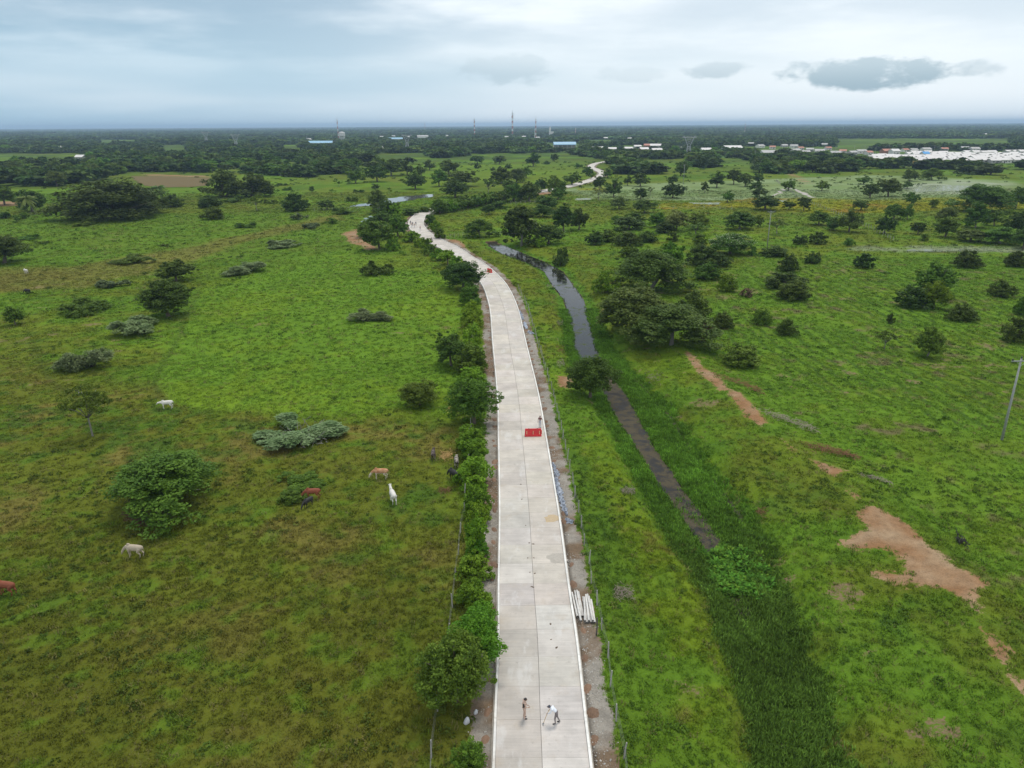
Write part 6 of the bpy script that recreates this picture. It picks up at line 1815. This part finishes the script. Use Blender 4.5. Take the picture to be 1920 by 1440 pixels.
for (x, y) in ((977, 908), (978, 936), (988, 985), (990, 1018), (1002, 1020), (991, 1046), (1001, 1046), (1003, 1075), (999, 1100), (1002, 1101), (993, 1073), (1034, 1199), (1044, 1214), (1032, 1170)):
    p = G(x + random.uniform(-3, 3), y, ROADZ); s = random.uniform(.05, .095)
    tag(put('mud_clod', HM[random.randrange(5)].copy() if False else heap_mesh(int(x + y), 'clod', 0.8, 8), loc=(p[0], p[1], ROADZ + 0.004), rz=x, sc=(s * 1.7, s, s * 0.5)), 'dark clod of dried mud dropped on the concrete slabs', 'mud clod', 'mud clods on the road')


def brush(name, boxpx, mat, n, hgt, label, seed, cat='brush heap', thick=0.022, flat=0.25):
    r = np.random.default_rng(seed); a = G(boxpx[0], boxpx[3]); b = G(boxpx[2], boxpx[3]); c = G((boxpx[0] + boxpx[2]) / 2, boxpx[1]); d = G((boxpx[0] + boxpx[2]) / 2, boxpx[3])
    w = np.linalg.norm(b - a) / 2; l = max(0.4, abs(c[1] - d[1]) / 2); ctr = (a + b + c + d) / 4; skew = boxpx[4] if len(boxpx) > 4 else 0
    mb = MB()
    for k in range(n):
        u = r.uniform(-1, 1); v = r.normal() * 0.4; x = u * w; y = v * l * (0.4 if skew else 1) + skew * u * l; z = hgt * (1 - u * u * 0.7) * r.random() * 0.8
        an = r.random() * 6.28; L = r.uniform(0.35, 1.1) * min(1.3, 0.35 + w * 0.3); dr = np.array([math.cos(an), math.sin(an), r.normal() * flat]) * L / 2; p = np.array([x, y, z + 0.03])
        mb.tube([p - dr, p + r.normal(size=3) * 0.05 + [0, 0, .04], p + dr], [thick, thick * 0.8, thick * 0.3], 4)
    z = gz(ctr[0], ctr[1]); tag(put(name, mb.mesh(name, [mat]), loc=(ctr[0], ctr[1], z)), label, cat)


brush('brush_heap', (1152, 1085, 1186, 1118), 'dry_twig', 110, .35, 'heap of dry pale twigs on the grass between fence and canal near the whitewashed posts', 1)
brush('brush_heap', (1164, 908, 1190, 926), 'dry_twig', 70, .35, 'small dry twig heap on the canal bank beyond the first one', 2)
brush('brush_heap', (1490, 818, 1596, 862, -.55), 'rust_twig', 260, .55, 'long rust-red heap of dead brush beside the bare dirt path', 3)
brush('brush_heap', (1338, 688, 1412, 738, -.7), 'rust_twig', 190, .4, 'brown windrow of dead weeds next to the upper dirt path', 4)
brush('brush_heap', (1410, 752, 1506, 806, -.7), 'dry_twig', 220, .4, 'brown windrow of dead weeds next to the middle of the dirt path', 5)
brush('brush_heap', (1612, 888, 1660, 914, -.6), 'dry_twig', 80, .3, 'short brown strip of dead weeds beyond the rust-red heap', 6)
brush('brush_heap', (1420, 938, 1452, 960), 'rust_twig', 60, .2, 'rusty scrap of dead weeds on the slope above the canal', 7)
brush('straw_heap', (826, 842, 850, 860), 'straw', 120, .25, 'heap of bright yellow straw beside the dark brown cow', 8, 'straw heap', .03)
brush('straw_heap', (822, 912, 846, 926), 'rust_twig', 70, .15, 'flattened reddish dead fronds below the black cow', 9, 'dead fronds', .02)
brush('straw_heap', (838, 758, 862, 772), 'straw', 60, .15, 'tan dead fronds at the foot of the overhanging hedge tree', 10, 'dead fronds', .025)
brush('branch_pile', (528, 778, 628, 832), 'bark_grey', 60, 1.6, 'pile of bare grey branches inside the wide leafy shrub clump', 11, 'branches', .045, 0.9)
for j, b in enumerate([(1018, 522, 1040, 534), (1028, 542, 1046, 556), (1040, 592, 1056, 604), (1040, 640, 1060, 660), (1044, 664, 1058, 686), (1182, 478, 1206, 494), (1212, 690, 1250, 712), (1130, 520, 1150, 536)]):
    brush('brush_heap', b, 'rust_twig' if j % 2 else 'dry_twig', 60, .35, 'small mound of dead brown weeds dredged onto the canal bank', 20 + j); bpy.data.objects[-1] if False else None
    COL.objects[-1]['group'] = 'weed mounds along the canal'
brush('dead_stump', (1794, 1012, 1806, 1030), 'pole_end', 40, .8, 'black jagged stump near the big bare earth patch', 40, 'stump', .05, 1.2)


# ------------------------------------------------------------------ fences
def fence(name, line, label, postm='post_white', hgt=1.3, th=0.048, wires=3, tilt=0.05, mat_w='wire'):
    e = bpy.data.objects.new(name, None); COL.objects.link(e); b0 = np.array([line[0][0], line[0][1], 0]); e.location = b0
    pm_ = [MB().tube([(0, 0, -0.2), (0.01 * k, 0.01, hgt * 0.5), (0, 0, hgt)], [th * 1.1, th, th * 0.9], 6).mesh('post', [postm]) for k in range(3)]
    tops = []
    for (x, y) in line:
        z = gz(x, y); tops.append((x - b0[0], y - b0[1], z))
        put('post', random.choice(pm_), e, loc=(x - b0[0], y - b0[1], z), rot=(random.gauss(0, tilt), random.gauss(0, tilt), random.random() * 6), sc=(1, 1, random.uniform(.85, 1.12)))
    for k in range(wires):
        f = hgt * (0.9 - 0.28 * k)
        put('wire', MB().tube([(x, y, z + f) for x, y, z in tops], 0.006, 3).mesh('wire', [mat_w]), e)
    tag(e, label, 'fence')


i1 = int(np.argmin(np.hypot(*(road - G(930, 540)[:2]).T)))
fence('wire_fence', [road_at(i, 4.75 + random.uniform(-.1, .1))[:2] for i in range(near - 6 * SUB, i1, 4)], 'wire fence with grey posts between the gravel shoulder and the canal bank')
fence('wire_fence', [road_at(i, -6.3 + random.uniform(-.2, .2))[:2] for i in range(near - 6 * SUB, i1 - 20, 5)], 'wire fence with pale posts behind the roadside hedge along the cattle pasture')
i2 = int(np.argmin(np.hypot(*(road - G(783, 428)[:2]).T)))
fence('wire_fence', [road_at(i, -6.0 + random.uniform(-.2, .2))[:2] for i in range(i1 + 6, i2, 5)], 'post fence under the hedge where the road climbs to the bend', 'post_white')


def px_line(pts, step):
    P = [G(x, y)[:2] for x, y in pts]; out = []
    for a, b in zip(P[:-1], P[1:]):
        n = max(1, int(np.linalg.norm(b - a) / step)); out += [a + (b - a) * t for t in np.linspace(0, 1, n, endpoint=False)]
    return [tuple(q) for q in out] + [tuple(P[-1])]


fence('post_fence', px_line([(836, 447), (868, 443), (930, 441), (948, 440)], 1.5), 'row of white fence posts under the neat umbrella-shaped tree', th=.055)
fence('post_fence', px_line([(1674, 452), (1655, 441), (1628, 428), (1600, 415), (1572, 403), (1545, 393), (1520, 382), (1490, 366), (1455, 340)], 3.2), 'long white post fence crossing the yellow weeds into the flooded meadow', th=.08, hgt=1.5)
fence('post_fence', px_line([(958, 383), (985, 381), (1012, 380)], 2.4), 'short line of pale fence posts before the far road trees', th=.09)
fence('post_fence', px_line([(1236, 392), (1290, 391), (1350, 392), (1372, 393)], 5), 'sparse white posts along the near edge of the yellow weeds', th=.09)
fence('post_fence', px_line([(590, 396), (640, 394), (700, 391)], 3), 'low old fence line on the far cattle pasture beside the silver puddle', th=.06)
p = G(1118, 1190); tag(put('fence_stake', MB().tube([(0, 0, -.2), (.03, 0, .8), (.02, .02, 1.5)], [.06, .055, .05], 7).mesh('fence_stake', ['post_dark']), loc=(p[0], p[1], gz(p[0], p[1]))), 'black wooden stake beside the stack of whitewashed posts', 'stake')
# ------------------------------------------------------------------ hazy air
hz = new_mat('haze')
ht = hz[1]; ht.nodes.remove(hz[2])
pv = ht.nodes.new('ShaderNodeVolumePrincipled'); pv.inputs['Color'].default_value = (.56, .77, 1.0, 1); pv.inputs['Density'].default_value = 1.1e-4; pv.inputs['Anisotropy'].default_value = 0.1
ht.links.new(pv.outputs[0], hz[3].inputs['Volume'])
tag(put('haze', MB().box((0, 13400, 47), (56000, 27600, 100)).mesh('haze', ['haze'])), 'pale blue haze thickening towards the horizon', kind='stuff')
